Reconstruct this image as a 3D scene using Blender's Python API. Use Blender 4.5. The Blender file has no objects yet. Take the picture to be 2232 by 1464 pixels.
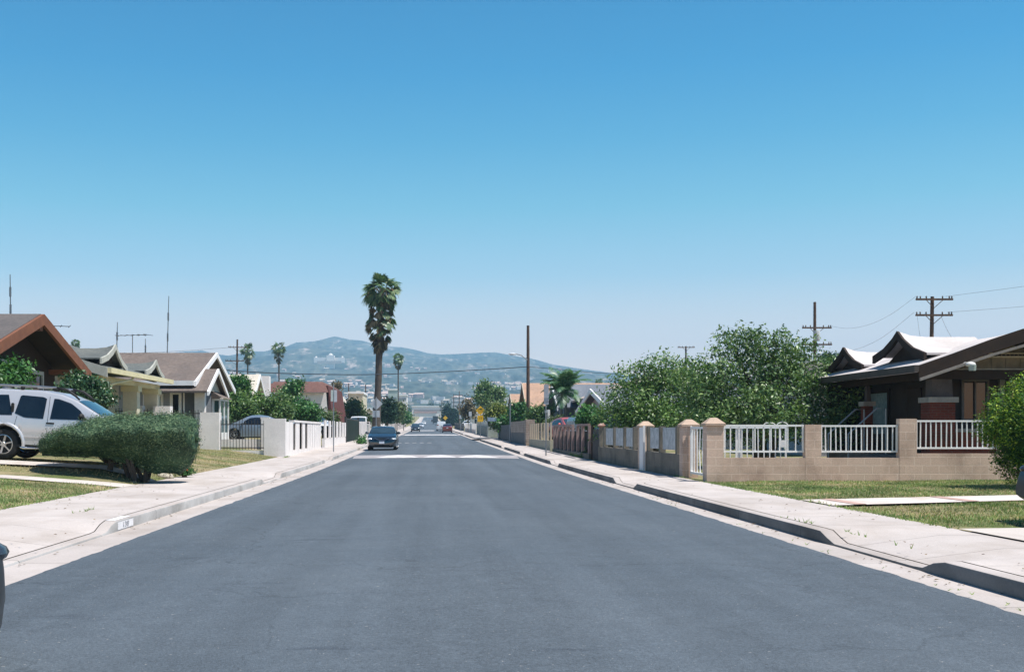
import bpy, bmesh, math, random, zlib
import numpy as np
from mathutils import Vector, Matrix, noise as mn

random.seed(7); RNG = np.random.default_rng(11)
SC = bpy.context.scene
COL = SC.collection
R = math.radians
F, VX, VY, EYE = 2500.0, 934.0, 938.0, 1.40      # focal length in photo pixels, vanishing point, eye height

# ---------------------------------------------------------------- terrain profile
_ys = np.arange(-120, 7000, 1.0)
_zs = np.interp(_ys, [-120, 42, 69, 100, 130, 210, 330, 520, 800, 1000, 1300, 7000],
                     [0, 0, .17, .36, .55, 1.10, 2.05, 4.3, 9.7, 14.0, 20.5, 140])
_k = np.ones(25) / 25
_zs = np.convolve(np.pad(_zs, 12, mode='edge'), _k, mode='valid')
def zr(y): return float(np.interp(y, _ys, _zs))
def gz(x, y):
    if x < 0:
        s = float(np.interp(-x, [0, 6.70, 7.3, 7.9, 10.6, 14, 4000], [.14, .14, .36, .52, .66, .74, .8]))
        if y > 33: s = float(np.interp(-x, [0, 6.7, 9, 14, 4000], [.14, .14, .45, .70, .8]))
        if y < 28.2:
            q = float(np.interp(-x, [0, 6.7, 7.4, 9.5, 14, 4000], [.14, .14, .21, .37, .5, .8])); t = min(1, max(0, (y - 26.4) / 1.7)); s = q + (s - q) * t * t * (3 - 2 * t)
    else:
        s = float(np.interp(x, [0, 6.7, 11, 16, 4000], [.14, .14, .18, .22, .3]))
    return zr(y) + s
def px(x, y, Y): return ((x - VX) * Y / F, Y, EYE + (VY - y) * Y / F)

# ---------------------------------------------------------------- materials
MATS = {}
def _new(name):
    m = bpy.data.materials.new(name); m.use_nodes = True
    nt = m.node_tree; b = nt.nodes['Principled BSDF']
    return m, nt, b
def _n(nt, t, **kw):
    n = nt.nodes.new(t)
    for k, v in kw.items():
        if k.startswith('i_'): n.inputs[k[2:].replace('_', ' ')].default_value = v
        else: setattr(n, k, v)
    return n
def c4(c): return (c[0], c[1], c[2], 1)
def _mix(nt, fac, a, b, blend='MIX'):
    n = nt.nodes.new('ShaderNodeMix'); n.data_type = 'RGBA'; n.blend_type = blend
    for sock, v in ((n.inputs[0], fac), (n.inputs[6], a), (n.inputs[7], b)):
        if hasattr(v, 'is_linked'): nt.links.new(v, sock)
        elif isinstance(v, (int, float)): sock.default_value = v
        else: sock.default_value = c4(v)
    return n.outputs[2]
def _noise(nt, vec, scale, detail=5, lo=.35, hi=.65, rough=.6):
    n = _n(nt, 'ShaderNodeTexNoise'); n.inputs['Scale'].default_value = scale
    n.inputs['Detail'].default_value = detail; n.inputs['Roughness'].default_value = rough
    nt.links.new(vec, n.inputs['Vector'])
    r = _n(nt, 'ShaderNodeMapRange'); r.inputs[1].default_value = lo; r.inputs[2].default_value = hi
    nt.links.new(n.outputs['Fac'], r.inputs[0])
    return r.outputs[0]
def _scaled(nt, vec, s):
    m = _n(nt, 'ShaderNodeMapping'); m.inputs['Scale'].default_value = s
    nt.links.new(vec, m.inputs['Vector']); return m.outputs[0]
def _bump(nt, b, h, strength, dist=.02):
    bp = _n(nt, 'ShaderNodeBump'); bp.inputs['Strength'].default_value = strength; bp.inputs['Distance'].default_value = dist
    nt.links.new(h, bp.inputs['Height']); nt.links.new(bp.outputs[0], b.inputs['Normal'])

def M(name, c, c2=None, scale=3.0, rough=.8, bump=0., bscale=60., metal=0., spec=.3, fine=.18, coat=0.):
    if name in MATS: return MATS[name]
    m, nt, b = _new(name)
    tc = _n(nt, 'ShaderNodeTexCoord').outputs['Object']
    c2 = c2 or tuple(v * .8 for v in c)
    col = _mix(nt, _noise(nt, tc, scale), c, c2)
    if fine:
        f = _noise(nt, tc, scale * 17, 3, .3, .7)
        g = _mix(nt, f, (1 - fine,) * 3, (1 + fine * .5,) * 3)
        col = _mix(nt, 1.0, col, g, 'MULTIPLY')
    nt.links.new(col, b.inputs['Base Color'])
    b.inputs['Roughness'].default_value = rough; b.inputs['Metallic'].default_value = metal
    b.inputs['Specular IOR Level'].default_value = spec
    if coat: b.inputs['Coat Weight'].default_value = coat; b.inputs['Coat Roughness'].default_value = .04
    if bump: _bump(nt, b, _noise(nt, tc, bscale, 4, .2, .8), bump)
    MATS[name] = m; return m

def M_leaf(name, dark, mid, light, rough=.45, spec=.35, trans=.25, clump=.9):
    if name in MATS: return MATS[name]
    m, nt, b = _new(name)
    g = _n(nt, 'ShaderNodeNewGeometry')
    rp = _n(nt, 'ShaderNodeValToRGB'); e = rp.color_ramp.elements
    e[0].color = c4(dark); e[1].color = c4(light); e[1].position = 1.0
    x = rp.color_ramp.elements.new(.5); x.color = c4(mid)
    nt.links.new(g.outputs['Random Per Island'], rp.inputs[0])
    tc = _n(nt, 'ShaderNodeTexCoord').outputs['Object']
    cl = _mix(nt, _noise(nt, tc, clump, 3), (.58, .62, .60), (1.30, 1.25, 1.15))
    col = _mix(nt, 1.0, rp.outputs[0], cl, 'MULTIPLY')
    nt.links.new(col, b.inputs['Base Color'])
    b.inputs['Roughness'].default_value = rough; b.inputs['Specular IOR Level'].default_value = spec
    if trans:
        t = _n(nt, 'ShaderNodeBsdfTranslucent'); nt.links.new(_mix(nt, 1.0, col, (1.3, 1.5, .7), 'MULTIPLY'), t.inputs[0])
        ms = _n(nt, 'ShaderNodeMixShader'); ms.inputs[0].default_value = trans
        out = nt.nodes['Material Output']
        nt.links.new(b.outputs[0], ms.inputs[1]); nt.links.new(t.outputs[0], ms.inputs[2]); nt.links.new(ms.outputs[0], out.inputs[0])
    MATS[name] = m; return m

def M_brick(name, c1, c2, mortar, bw, bh, ms=.012, off=.5, rough=.85, stain=(.6, .55, .5), vertical=True, squash=1.0):
    if name in MATS: return MATS[name]
    m, nt, b = _new(name)
    tc = _n(nt, 'ShaderNodeTexCoord').outputs['Object']
    sep = _n(nt, 'ShaderNodeSeparateXYZ'); nt.links.new(tc, sep.inputs[0])
    ad = _n(nt, 'ShaderNodeMath', operation='ADD'); nt.links.new(sep.outputs[0], ad.inputs[0]); nt.links.new(sep.outputs[1], ad.inputs[1])
    cb = _n(nt, 'ShaderNodeCombineXYZ'); nt.links.new(ad.outputs[0], cb.inputs[0]); nt.links.new(sep.outputs[2], cb.inputs[1])
    br = _n(nt, 'ShaderNodeTexBrick'); br.offset = off
    nt.links.new(cb.outputs[0], br.inputs['Vector'])
    for k, v in (('Color1', c4(c1)), ('Color2', c4(c2)), ('Mortar', c4(mortar)), ('Scale', 1.0), ('Mortar Size', ms), ('Brick Width', bw), ('Row Height', bh)):
        br.inputs[k].default_value = v
    st = _mix(nt, _noise(nt, tc, 1.4, 6, .45, .75), (1.08, 1.05, 1.0), stain)
    fi = _mix(nt, _noise(nt, tc, 40, 3, .3, .7), (.82,) * 3, (1.1,) * 3)
    col = _mix(nt, 1.0, _mix(nt, 1.0, br.outputs['Color'], st, 'MULTIPLY'), fi, 'MULTIPLY')
    nt.links.new(col, b.inputs['Base Color']); b.inputs['Roughness'].default_value = rough
    b.inputs['Specular IOR Level'].default_value = .2
    inv = _n(nt, 'ShaderNodeMath', operation='SUBTRACT'); inv.inputs[0].default_value = 1; nt.links.new(br.outputs['Fac'], inv.inputs[1])
    _bump(nt, b, inv.outputs[0], .5, .008)
    MATS[name] = m; return m

def M_shingle(name, c1, c2, rough=.9, row=.16, axis='z', worn=(.5, .45, .4)):
    if name in MATS: return MATS[name]
    m, nt, b = _new(name)
    tc = _n(nt, 'ShaderNodeTexCoord').outputs['Object']
    n1 = _noise(nt, _scaled(nt, tc, (3, 3, 9)), 2.2, 6, .3, .7)
    col = _mix(nt, n1, c1, c2)
    col = _mix(nt, 1.0, col, _mix(nt, _noise(nt, tc, .5, 4), (1.12, 1.08, 1.04), (.85, .85, .86)), 'MULTIPLY')
    wv = _n(nt, 'ShaderNodeTexWave', bands_direction='Z', wave_profile='SAW'); wv.inputs['Scale'].default_value = .314 / (row * .35)
    wv.inputs['Distortion'].default_value = .6; wv.inputs['Detail Scale'].default_value = 3
    nt.links.new(tc, wv.inputs['Vector'])
    col = _mix(nt, 1.0, col, _mix(nt, wv.outputs['Fac'], (.86,) * 3, (1.06,) * 3), 'MULTIPLY')
    col = _mix(nt, 1.0, col, _mix(nt, _noise(nt, tc, 26, 2, .3, .7), (.75,) * 3, (1.2,) * 3), 'MULTIPLY')
    nt.links.new(col, b.inputs['Base Color']); b.inputs['Roughness'].default_value = rough
    b.inputs['Specular IOR Level'].default_value = .15
    _bump(nt, b, wv.outputs['Fac'], .4, .02)
    MATS[name] = m; return m

def M_paint(name, c, metal=.35, rough=.32, coat=.8):
    if name in MATS: return MATS[name]
    m, nt, b = _new(name)
    tc = _n(nt, 'ShaderNodeTexCoord').outputs['Object']
    d = _noise(nt, _scaled(nt, tc, (1, 1, 2.2)), 2.0, 5, .4, .8)
    sep = _n(nt, 'ShaderNodeSeparateXYZ'); nt.links.new(tc, sep.inputs[0])
    low = _n(nt, 'ShaderNodeMapRange'); low.inputs[1].default_value = .55; low.inputs[2].default_value = .2
    nt.links.new(sep.outputs[2], low.inputs[0])
    mm = _n(nt, 'ShaderNodeMath', operation='MULTIPLY'); nt.links.new(d, mm.inputs[0]); nt.links.new(low.outputs[0], mm.inputs[1])
    col = _mix(nt, mm.outputs[0], c, tuple(.6 * v + .4 * w for v, w in zip(c, (.30, .26, .21))))
    nt.links.new(col, b.inputs['Base Color'])
    b.inputs['Metallic'].default_value = metal; b.inputs['Roughness'].default_value = rough
    b.inputs['Coat Weight'].default_value = coat; b.inputs['Coat Roughness'].default_value = .05
    MATS[name] = m; return m

def M_glass(name, c, rough=.04, spec=.6):
    if name in MATS: return MATS[name]
    m, nt, b = _new(name)
    tc = _n(nt, 'ShaderNodeTexCoord').outputs['Object']
    col = _mix(nt, _noise(nt, tc, 1.5, 2), c, tuple(v * .6 for v in c))
    nt.links.new(col, b.inputs['Base Color']); b.inputs['Roughness'].default_value = rough
    b.inputs['Specular IOR Level'].default_value = spec
    MATS[name] = m; return m

# --- the ground materials
def M_asphalt():
    m, nt, b = _new('asphalt'); tc = _n(nt, 'ShaderNodeTexCoord').outputs['Object']
    col = _mix(nt, _noise(nt, tc, .17, 8, .3, .7), (.066, .083, .101), (.090, .108, .126))
    mul = lambda col, f, lo, hi: _mix(nt, 1.0, col, _mix(nt, f, (lo,) * 3 if not hasattr(lo, '__len__') else lo, (hi,) * 3 if not hasattr(hi, '__len__') else hi), 'MULTIPLY')
    col = mul(col, _noise(nt, _scaled(nt, tc, (1.1, .035, 1)), 1.0, 5, .38, .66), .90, 1.15)          # wheel tracks along the street
    col = mul(col, _noise(nt, _scaled(nt, tc, (.5, 2.2, 1)), 1.0, 6, .62, .72), 1.0, (.70, .71, .74))     # dark scuffs across it
    col = mul(col, _noise(nt, tc, .9, 5, .70, .74), 1.0, .70)                                               # oil drips
    col = mul(col, _noise(nt, tc, 3.2, 6, .3, .7), .91, 1.07)
    g1 = _noise(nt, tc, 70, 3, .25, .75, .8); col = mul(col, g1, .50, 1.50)
    g3 = _noise(nt, tc, 28, 3, .3, .7, .8); col = mul(col, g3, .78, 1.22)
    chip = _noise(nt, tc, 24, 2, .70, .74); col = _mix(nt, chip, col, (.26, .26, .255))                     # pale stones
    wn = _n(nt, 'ShaderNodeTexNoise'); wn.inputs['Scale'].default_value = .8; wn.inputs['Detail'].default_value = 7
    nt.links.new(tc, wn.inputs['Vector'])
    for sc, amp, w, lo, hi, dark in ((.13, 3.4, .0040, .53, .58, .74), (.30, 1.8, .003, .56, .62, .82)):
        vo = _n(nt, 'ShaderNodeTexVoronoi', feature='DISTANCE_TO_EDGE'); vo.inputs['Scale'].default_value = sc
        wv = _n(nt, 'ShaderNodeVectorMath', operation='MULTIPLY_ADD'); wv.inputs[1].default_value = (amp, amp, 0)
        nt.links.new(wn.outputs['Color'], wv.inputs[0]); nt.links.new(tc, wv.inputs[2]); nt.links.new(wv.outputs[0], vo.inputs['Vector'])
        cr = _n(nt, 'ShaderNodeMapRange'); cr.inputs[1].default_value = w * .3; cr.inputs[2].default_value = w
        nt.links.new(vo.outputs['Distance'], cr.inputs[0])
        mx = _n(nt, 'ShaderNodeMath', operation='MAXIMUM'); nt.links.new(cr.outputs[0], mx.inputs[0]); nt.links.new(_noise(nt, tc, .21, 3, lo, hi), mx.inputs[1])
        col = mul(col, mx.outputs[0], dark, 1.0)
    nt.links.new(col, b.inputs['Base Color']); b.inputs['Roughness'].default_value = .8
    b.inputs['Specular IOR Level'].default_value = .3
    _bump(nt, b, g1, .5, .012)
    return m

def M_concrete(name, c, c2, joints=True, jy=1.52, jx=100., phase=(0, 0), dirt=(.80, .77, .73)):
    m, nt, b = _new(name); tc = _n(nt, 'ShaderNodeTexCoord').outputs['Object']
    col = _mix(nt, _noise(nt, tc, .8, 6, .3, .7), c, c2)
    if joints:
        mp = _n(nt, 'ShaderNodeMapping'); mp.inputs['Location'].default_value = (phase[0], phase[1], 0); nt.links.new(tc, mp.inputs[0])
        wob = _n(nt, 'ShaderNodeTexNoise'); wob.inputs['Scale'].default_value = 2.5; wob.inputs['Detail'].default_value = 5
        nt.links.new(tc, wob.inputs['Vector'])
        wv = _n(nt, 'ShaderNodeVectorMath', operation='MULTIPLY_ADD'); wv.inputs[1].default_value = (.05, .05, 0)
        nt.links.new(wob.outputs['Color'], wv.inputs[0]); nt.links.new(mp.outputs[0], wv.inputs[2])
        br = _n(nt, 'ShaderNodeTexBrick'); br.offset = 0
        nt.links.new(wv.outputs[0], br.inputs['Vector'])
        for k, v in (('Color1', (1, 1, 1, 1)), ('Color2', (.91, .905, .90, 1)), ('Mortar', (.34, .33, .31, 1)), ('Scale', 1.0), ('Mortar Size', .011), ('Brick Width', jx), ('Row Height', jy), ('Mortar Smooth', .3)):
            br.inputs[k].default_value = v
        vis = _mix(nt, _noise(nt, tc, .55, 4, .42, .6), (1, 1, 1), br.outputs['Color'])
        vis2 = _mix(nt, .6, vis, br.outputs['Color'])
        col = _mix(nt, 1.0, col, vis2, 'MULTIPLY')
    col = _mix(nt, 1.0, col, _mix(nt, _noise(nt, _scaled(nt, tc, (1, .5, 1)), 1.3, 8, .46, .74), (1.03,) * 3, dirt), 'MULTIPLY')
    col = _mix(nt, 1.0, col, _mix(nt, _noise(nt, tc, 45, 4, .25, .75), (.88,) * 3, (1.08,) * 3), 'MULTIPLY')
    spot = _noise(nt, tc, 9, 3, .70, .78)
    col = _mix(nt, 1.0, col, _mix(nt, spot, (1, 1, 1), (.72, .70, .66)), 'MULTIPLY')
    nt.links.new(col, b.inputs['Base Color']); b.inputs['Roughness'].default_value = .85
    b.inputs['Specular IOR Level'].default_value = .25
    _bump(nt, b, _noise(nt, tc, 60, 4, .2, .8), .2, .01)
    MATS[name] = m; return m

def M_ground():
    m, nt, b = _new('dry_lawn_soil'); tc = _n(nt, 'ShaderNodeTexCoord').outputs['Object']
    a = _mix(nt, _noise(nt, tc, .55, 6, .38, .62), (.120, .150, .055), (.34, .27, .165))
    a = _mix(nt, 1.0, a, _mix(nt, _noise(nt, tc, 6, 5, .3, .7), (.72,) * 3, (1.2,) * 3), 'MULTIPLY')
    a = _mix(nt, 1.0, a, _mix(nt, _noise(nt, _scaled(nt, tc, (1, 1, .2)), 38, 4, .25, .75), (.6,) * 3, (1.25,) * 3), 'MULTIPLY')
    nt.links.new(a, b.inputs['Base Color']); b.inputs['Roughness'].default_value = .95; b.inputs['Specular IOR Level'].default_value = .1
    _bump(nt, b, _noise(nt, tc, 30, 4, .2, .8), .6, .03)
    MATS['ground'] = m; return m

def M_hill():
    m, nt, b = _new('chaparral_hillside'); tc = _n(nt, 'ShaderNodeTexCoord').outputs['Object']
    t1 = _scaled(nt, tc, (1, .13, 1))
    shrub = _mix(nt, _noise(nt, t1, .016, 8, .35, .65, .7), (.014, .030, .026), (.095, .10, .074))
    bare = _mix(nt, _noise(nt, t1, .03, 6, .3, .7), (.46, .37, .32), (.27, .22, .18))
    f = _noise(nt, t1, .022, 9, .53, .67, .78)
    col = _mix(nt, f, shrub, bare)
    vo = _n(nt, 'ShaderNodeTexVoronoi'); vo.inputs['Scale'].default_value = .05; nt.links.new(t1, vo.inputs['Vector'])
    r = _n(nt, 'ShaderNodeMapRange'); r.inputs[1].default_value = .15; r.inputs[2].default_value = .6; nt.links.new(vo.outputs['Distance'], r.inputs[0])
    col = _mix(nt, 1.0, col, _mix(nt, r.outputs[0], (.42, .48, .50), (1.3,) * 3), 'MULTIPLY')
    tr = _noise(nt, _scaled(nt, tc, (1, .3, 2)), .0045, 4, .60, .62, .5)
    nt.links.new(col, b.inputs['Base Color']); b.inputs['Roughness'].default_value = 1; b.inputs['Specular IOR Level'].default_value = .05
    _bump(nt, b, vo.outputs['Distance'], .8, 6)
    return m

# ---------------------------------------------------------------- mesh builder
def root_loc(o):
    while o.parent: o = o.parent
    return Vector(o.location)
class MB:
    def __init__(s): s.v = []; s.f = []
    def add(s, vs, fs):
        k = len(s.v); s.v.extend(tuple(map(float, p)) for p in vs); s.f.extend([tuple(i + k for i in f) for f in fs]); return s
    def box(s, x0, x1, y0, y1, z0, z1, rot=0.0):
        p = [(x0, y0, z0), (x1, y0, z0), (x1, y1, z0), (x0, y1, z0), (x0, y0, z1), (x1, y0, z1), (x1, y1, z1), (x0, y1, z1)]
        if rot:
            cx, cy = (x0 + x1) / 2, (y0 + y1) / 2; c, n = math.cos(rot), math.sin(rot)
            p = [(cx + (x - cx) * c - (y - cy) * n, cy + (x - cx) * n + (y - cy) * c, z) for x, y, z in p]
        return s.add(p, [(0, 3, 2, 1), (4, 5, 6, 7), (0, 1, 5, 4), (1, 2, 6, 5), (2, 3, 7, 6), (3, 0, 4, 7)])
    def bar(s, p0, p1, w, h=None):
        h = h or w; p0, p1 = Vector(p0), Vector(p1); d = (p1 - p0).normalized()
        up = Vector((0, 0, 1)) if abs(d.z) < .95 else Vector((0, 1, 0))
        a = d.cross(up).normalized() * w / 2; c = a.cross(d).normalized() * h / 2
        vs = [p + u * a + w2 * c for p in (p0, p1) for u, w2 in ((-1, -1), (1, -1), (1, 1), (-1, 1))]
        return s.add(vs, [(0, 1, 2, 3), (7, 6, 5, 4), (0, 4, 5, 1), (1, 5, 6, 2), (2, 6, 7, 3), (3, 7, 4, 0)])
    def tube(s, pts, rad, n=8, caps=True):
        pts = [Vector(p) for p in pts]
        if not hasattr(rad, '__len__'): rad = [rad] * len(pts)
        k = len(s.v); up = None
        for i, p in enumerate(pts):
            d = (pts[min(i + 1, len(pts) - 1)] - pts[max(i - 1, 0)]).normalized()
            if up is None: up = Vector((1, 0, 0)) if abs(d.x) < .9 else Vector((0, 1, 0))
            a = d.cross(up).normalized(); c = d.cross(a).normalized(); up = c.cross(d) if False else up
            for j in range(n):
                t = 2 * math.pi * j / n
                s.v.append(tuple(p + rad[i] * (math.cos(t) * a + math.sin(t) * c)))
        for i in range(len(pts) - 1):
            for j in range(n):
                j2 = (j + 1) % n
                s.f.append((k + i * n + j, k + i * n + j2, k + (i + 1) * n + j2, k + (i + 1) * n + j))
        if caps:
            s.f.append(tuple(k + j for j in range(n))[::-1]); s.f.append(tuple(k + (len(pts) - 1) * n + j for j in range(n)))
        return s
    def lathe(s, prof, c=(0, 0, 0), axis='z', n=20):
        vs, fs = [], []
        for r, h in prof:
            for j in range(n):
                t = 2 * math.pi * j / n; a, b2 = r * math.cos(t), r * math.sin(t)
                vs.append((c[0] + a, c[1] + b2, c[2] + h) if axis == 'z' else (c[0] + a, c[1] + h, c[2] + b2) if axis == 'y' else (c[0] + h, c[1] + a, c[2] + b2))
        for i in range(len(prof) - 1):
            for j in range(n):
                j2 = (j + 1) % n; fs.append((i * n + j, i * n + j2, (i + 1) * n + j2, (i + 1) * n + j))
        return s.add(vs, fs)
    def ell(s, c, r, nu=12, nv=8):
        vs, fs = [], []
        for i in range(nv + 1):
            ph = math.pi * i / nv
            for j in range(nu):
                t = 2 * math.pi * j / nu
                vs.append((c[0] + r[0] * math.sin(ph) * math.cos(t), c[1] + r[1] * math.sin(ph) * math.sin(t), c[2] + r[2] * math.cos(ph)))
        for i in range(nv):
            for j in range(nu):
                j2 = (j + 1) % nu; fs.append((i * nu + j, (i + 1) * nu + j, (i + 1) * nu + j2, i * nu + j2))
        return s.add(vs, fs)
    def prism(s, pts, vec):
        n = len(pts); vec = Vector(vec); b = [tuple(Vector(p) + vec) for p in pts]
        return s.add(list(pts) + b, [tuple(range(n)), tuple(range(2 * n - 1, n - 1, -1))] + [(i, i + n, (i + 1) % n + n, (i + 1) % n) for i in range(n)])
    def roof(s, axis, stations, profile, t):
        """a roof sheet of thickness t; profile runs across the ridge, stations run along it (position, lift at the peak)"""
        cs = [p for p, _ in profile]; pk = max(profile, key=lambda q: q[1]); hw = (max(cs) - min(cs)) / 2; m = len(profile)
        vs, fs = [], []
        for pos, lift in stations:
            for dz in (0, -t):
                for c, z in profile:
                    zz = z + dz + lift * max(0, 1 - abs(c - pk[0]) / hw) ** 2
                    vs.append((pos, c, zz) if axis == 'x' else (c, pos, zz))
        w = 2 * m
        for i in range(len(stations) - 1):
            for j in range(m - 1):
                fs.append((i * w + j, i * w + j + 1, (i + 1) * w + j + 1, (i + 1) * w + j))
                fs.append((i * w + m + j, (i + 1) * w + m + j, (i + 1) * w + m + j + 1, i * w + m + j + 1))
            for j in (0, m - 1):
                fs.append((i * w + j, (i + 1) * w + j, (i + 1) * w + m + j, i * w + m + j))
        for i in (0, len(stations) - 1):
            for j in range(m - 1): fs.append((i * w + j, i * w + j + 1, i * w + m + j + 1, i * w + m + j))
        return s.add(vs, fs)
    def build(s, name, mat, parent=None, smooth=False, local=False, bevel=0, angle=40):
        me = bpy.data.meshes.new(name); v = s.v
        if parent is not None and not local:
            L = root_loc(parent); v = [(p[0] - L.x, p[1] - L.y, p[2] - L.z) for p in v]
        me.from_pydata(v, [], s.f); me.validate()
        bm = bmesh.new(); bm.from_mesh(me); bmesh.ops.recalc_face_normals(bm, faces=bm.faces)
        if bevel:
            bmesh.ops.bevel(bm, geom=[e for e in bm.edges if len(e.link_faces) == 2 and e.calc_face_angle(0) > .6], offset=bevel, segments=2, affect='EDGES', clamp_overlap=True)
        if smooth:
            for f in bm.faces: f.smooth = True
            for e in bm.edges:
                if len(e.link_faces) == 2 and e.calc_face_angle(0) > R(angle): e.smooth = False
        bm.to_mesh(me); bm.free()
        o = bpy.data.objects.new(name, me); COL.objects.link(o)
        if mat: me.materials.append(mat)
        if parent is not None: o.parent = parent
        return o

def tag(o, label=None, cat=None, group=None, kind=None):
    if label: o['label'] = label
    if cat: o['category'] = cat
    if group: o['group'] = group
    if kind: o['kind'] = kind
    return o
def thing(name, label, cat, loc=(0, 0, 0), rotz=0, group=None, pitch=0):
    o = bpy.data.objects.new(name, None); COL.objects.link(o); o.location = loc; o.rotation_euler = (0, pitch, rotz)
    o.empty_display_size = .2
    return tag(o, label, cat, group)
def dup(root, loc=None, rotz=None, scale=None, label=None, group=None):
    r = root.copy(); COL.objects.link(r)
    if loc is not None: r.location = loc
    if rotz is not None: r.rotation_euler = (0, 0, rotz)
    if scale: r.scale = scale if hasattr(scale, '__len__') else (scale,) * 3
    if label: r['label'] = label
    if group: r['group'] = group
    for ch in list(root.children):
        c = ch.copy(); COL.objects.link(c); c.parent = r
        for g in ch.children:
            d = g.copy(); COL.objects.link(d); d.parent = c
    return r
def quick_mesh(name, verts, nper, mat, parent=None, local=False, tris=False):
    """many separate n-gons at once: verts (N*nper,3)"""
    verts = np.asarray(verts, dtype=np.float64)
    if parent is not None and not local: verts = verts - np.array(root_loc(parent))
    N = len(verts) // nper
    me = bpy.data.meshes.new(name); me.vertices.add(N * nper); me.vertices.foreach_set('co', verts.astype(np.float32).ravel())
    me.loops.add(N * nper); me.loops.foreach_set('vertex_index', np.arange(N * nper, dtype=np.int32))
    me.polygons.add(N); me.polygons.foreach_set('loop_start', np.arange(0, N * nper, nper, dtype=np.int32))
    me.polygons.foreach_set('loop_total', np.full(N, nper, dtype=np.int32))
    me.update(calc_edges=True); me.validate()
    o = bpy.data.objects.new(name, me); COL.objects.link(o); me.materials.append(mat)
    if parent is not None: o.parent = parent
    return o
def join_mesh(o, mb):
    """append an MB to an existing object's mesh (same coordinates as the object)"""
    bm = bmesh.new(); bm.from_mesh(o.data)
    vs = [bm.verts.new(p) for p in mb.v]
    for f in mb.f:
        try: bm.faces.new([vs[i] for i in f])
        except ValueError: pass
    bm.to_mesh(o.data); bm.free()

# ---------------------------------------------------------------- leaves and trees
def rand_dirs(n):
    d = RNG.normal(size=(n, 3)); return d / np.linalg.norm(d, axis=1)[:, None]
def leaf_quads(P, Nrm, size, asp=.45, jit=.26):
    n = len(P); a = np.cross(Nrm, rand_dirs(n)); a /= np.linalg.norm(a, axis=1)[:, None] + 1e-9
    b = np.cross(Nrm, a); L = size * (1 + jit * RNG.normal(size=(n, 1))).clip(.5, 1.5)
    fold = Nrm * L * .12
    q = np.stack([P - a * L * .5, P + b * L * asp * .5 + fold * 0, P + a * L * .5 - fold, P - b * L * asp * .5], axis=1)
    return q.reshape(-1, 3)
def blob_points(blobs, n, shell=2.4, flat=0.0):
    B = np.array(blobs, dtype=float); vol = B[:, 3] * B[:, 4] * B[:, 5]; w = vol ** .8; w /= w.sum()
    idx = RNG.choice(len(B), size=n, p=w); d = rand_dirs(n); r = RNG.random(n) ** (1 / shell)
    P = B[idx, :3] + d * B[idx, 3:6] * (r * (1 + .10 * RNG.normal(size=n)))[:, None]
    return P, d
def lumps(c, r, n, s=(.32, .5), seed=0, low=-.5, core=.72):
    """sub-lumps spread over an ellipsoid so that the crown's outline is uneven"""
    g = random.Random(seed); out = [(c[0], c[1], c[2], r[0] * core, r[1] * core, r[2] * core)]
    while len(out) < n + 1:
        v = Vector((g.gauss(0, 1), g.gauss(0, 1), g.gauss(0, 1))).normalized()
        if v.z < low: continue
        k = g.uniform(.62, .92); q = g.uniform(*s) * min(r)
        out.append((c[0] + v.x * r[0] * k, c[1] + v.y * r[1] * k, c[2] + v.z * r[2] * k, q, q, q * g.uniform(.7, 1.0)))
    return out
def tree(name, label, base, blobs, nleaf, lsize, lmat, trunk=(.12, .07), cat='tree', group=None, tmat=None, limbs=6, up=.35, asp=.45, shell=2.4, stems=1):
    root = thing(name, label, cat, base, 0, group)
    per = 9; nc = max(12, nleaf // per)
    P, d = blob_points(blobs, nc, shell); P = np.repeat(P, per, 0); d = np.repeat(d, per, 0)
    P = P + RNG.normal(size=P.shape) * lsize * np.array([.95, .95, .75])
    keep = P[:, 2] > base[2] + .05; P, d = P[keep], d[keep]
    Nn = d * .7 + rand_dirs(len(P)) * .9 + np.array([0, 0, up]); Nn /= np.linalg.norm(Nn, axis=1)[:, None]
    quick_mesh('crown' if cat == 'tree' else 'foliage', leaf_quads(P, Nn, lsize, asp), 4, lmat, root)
    tb = MB(); g = random.Random(zlib.crc32(label.encode()) % 999); b = Vector(base); B = [Vector(q[:3]) for q in blobs]
    top = Vector((B[0].x, B[0].y, B[0].z))
    for s in range(stems):
        o = Vector((g.uniform(-.35, .35), g.uniform(-.2, .2), 0)) if stems > 1 else Vector((0, 0, 0))
        m = b + o; fork = b + (top - b) * .45 + o * 1.6
        tb.tube([m - Vector((0, 0, .15)), m + Vector((0, 0, .05)), m.lerp(fork, .5) + Vector((g.uniform(-.06, .06), g.uniform(-.06, .06), 0)), fork, fork.lerp(top, .8)],
                [trunk[0] * 1.25, trunk[0], trunk[0] * .85, trunk[1], trunk[1] * .5], 8)
        for q in g.sample(B[1:13] or B, min(limbs, len(B[1:13] or B))):
            tb.tube([fork, fork.lerp(q, .5) + Vector((g.uniform(-.1, .1), g.uniform(-.1, .1), .06)), q], [trunk[1] * .7, trunk[1] * .4, trunk[1] * .12], 6)
    tb.build('trunk' if cat == 'tree' else 'stem', tmat or MATS['bark'], root, smooth=True)
    return root
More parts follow.
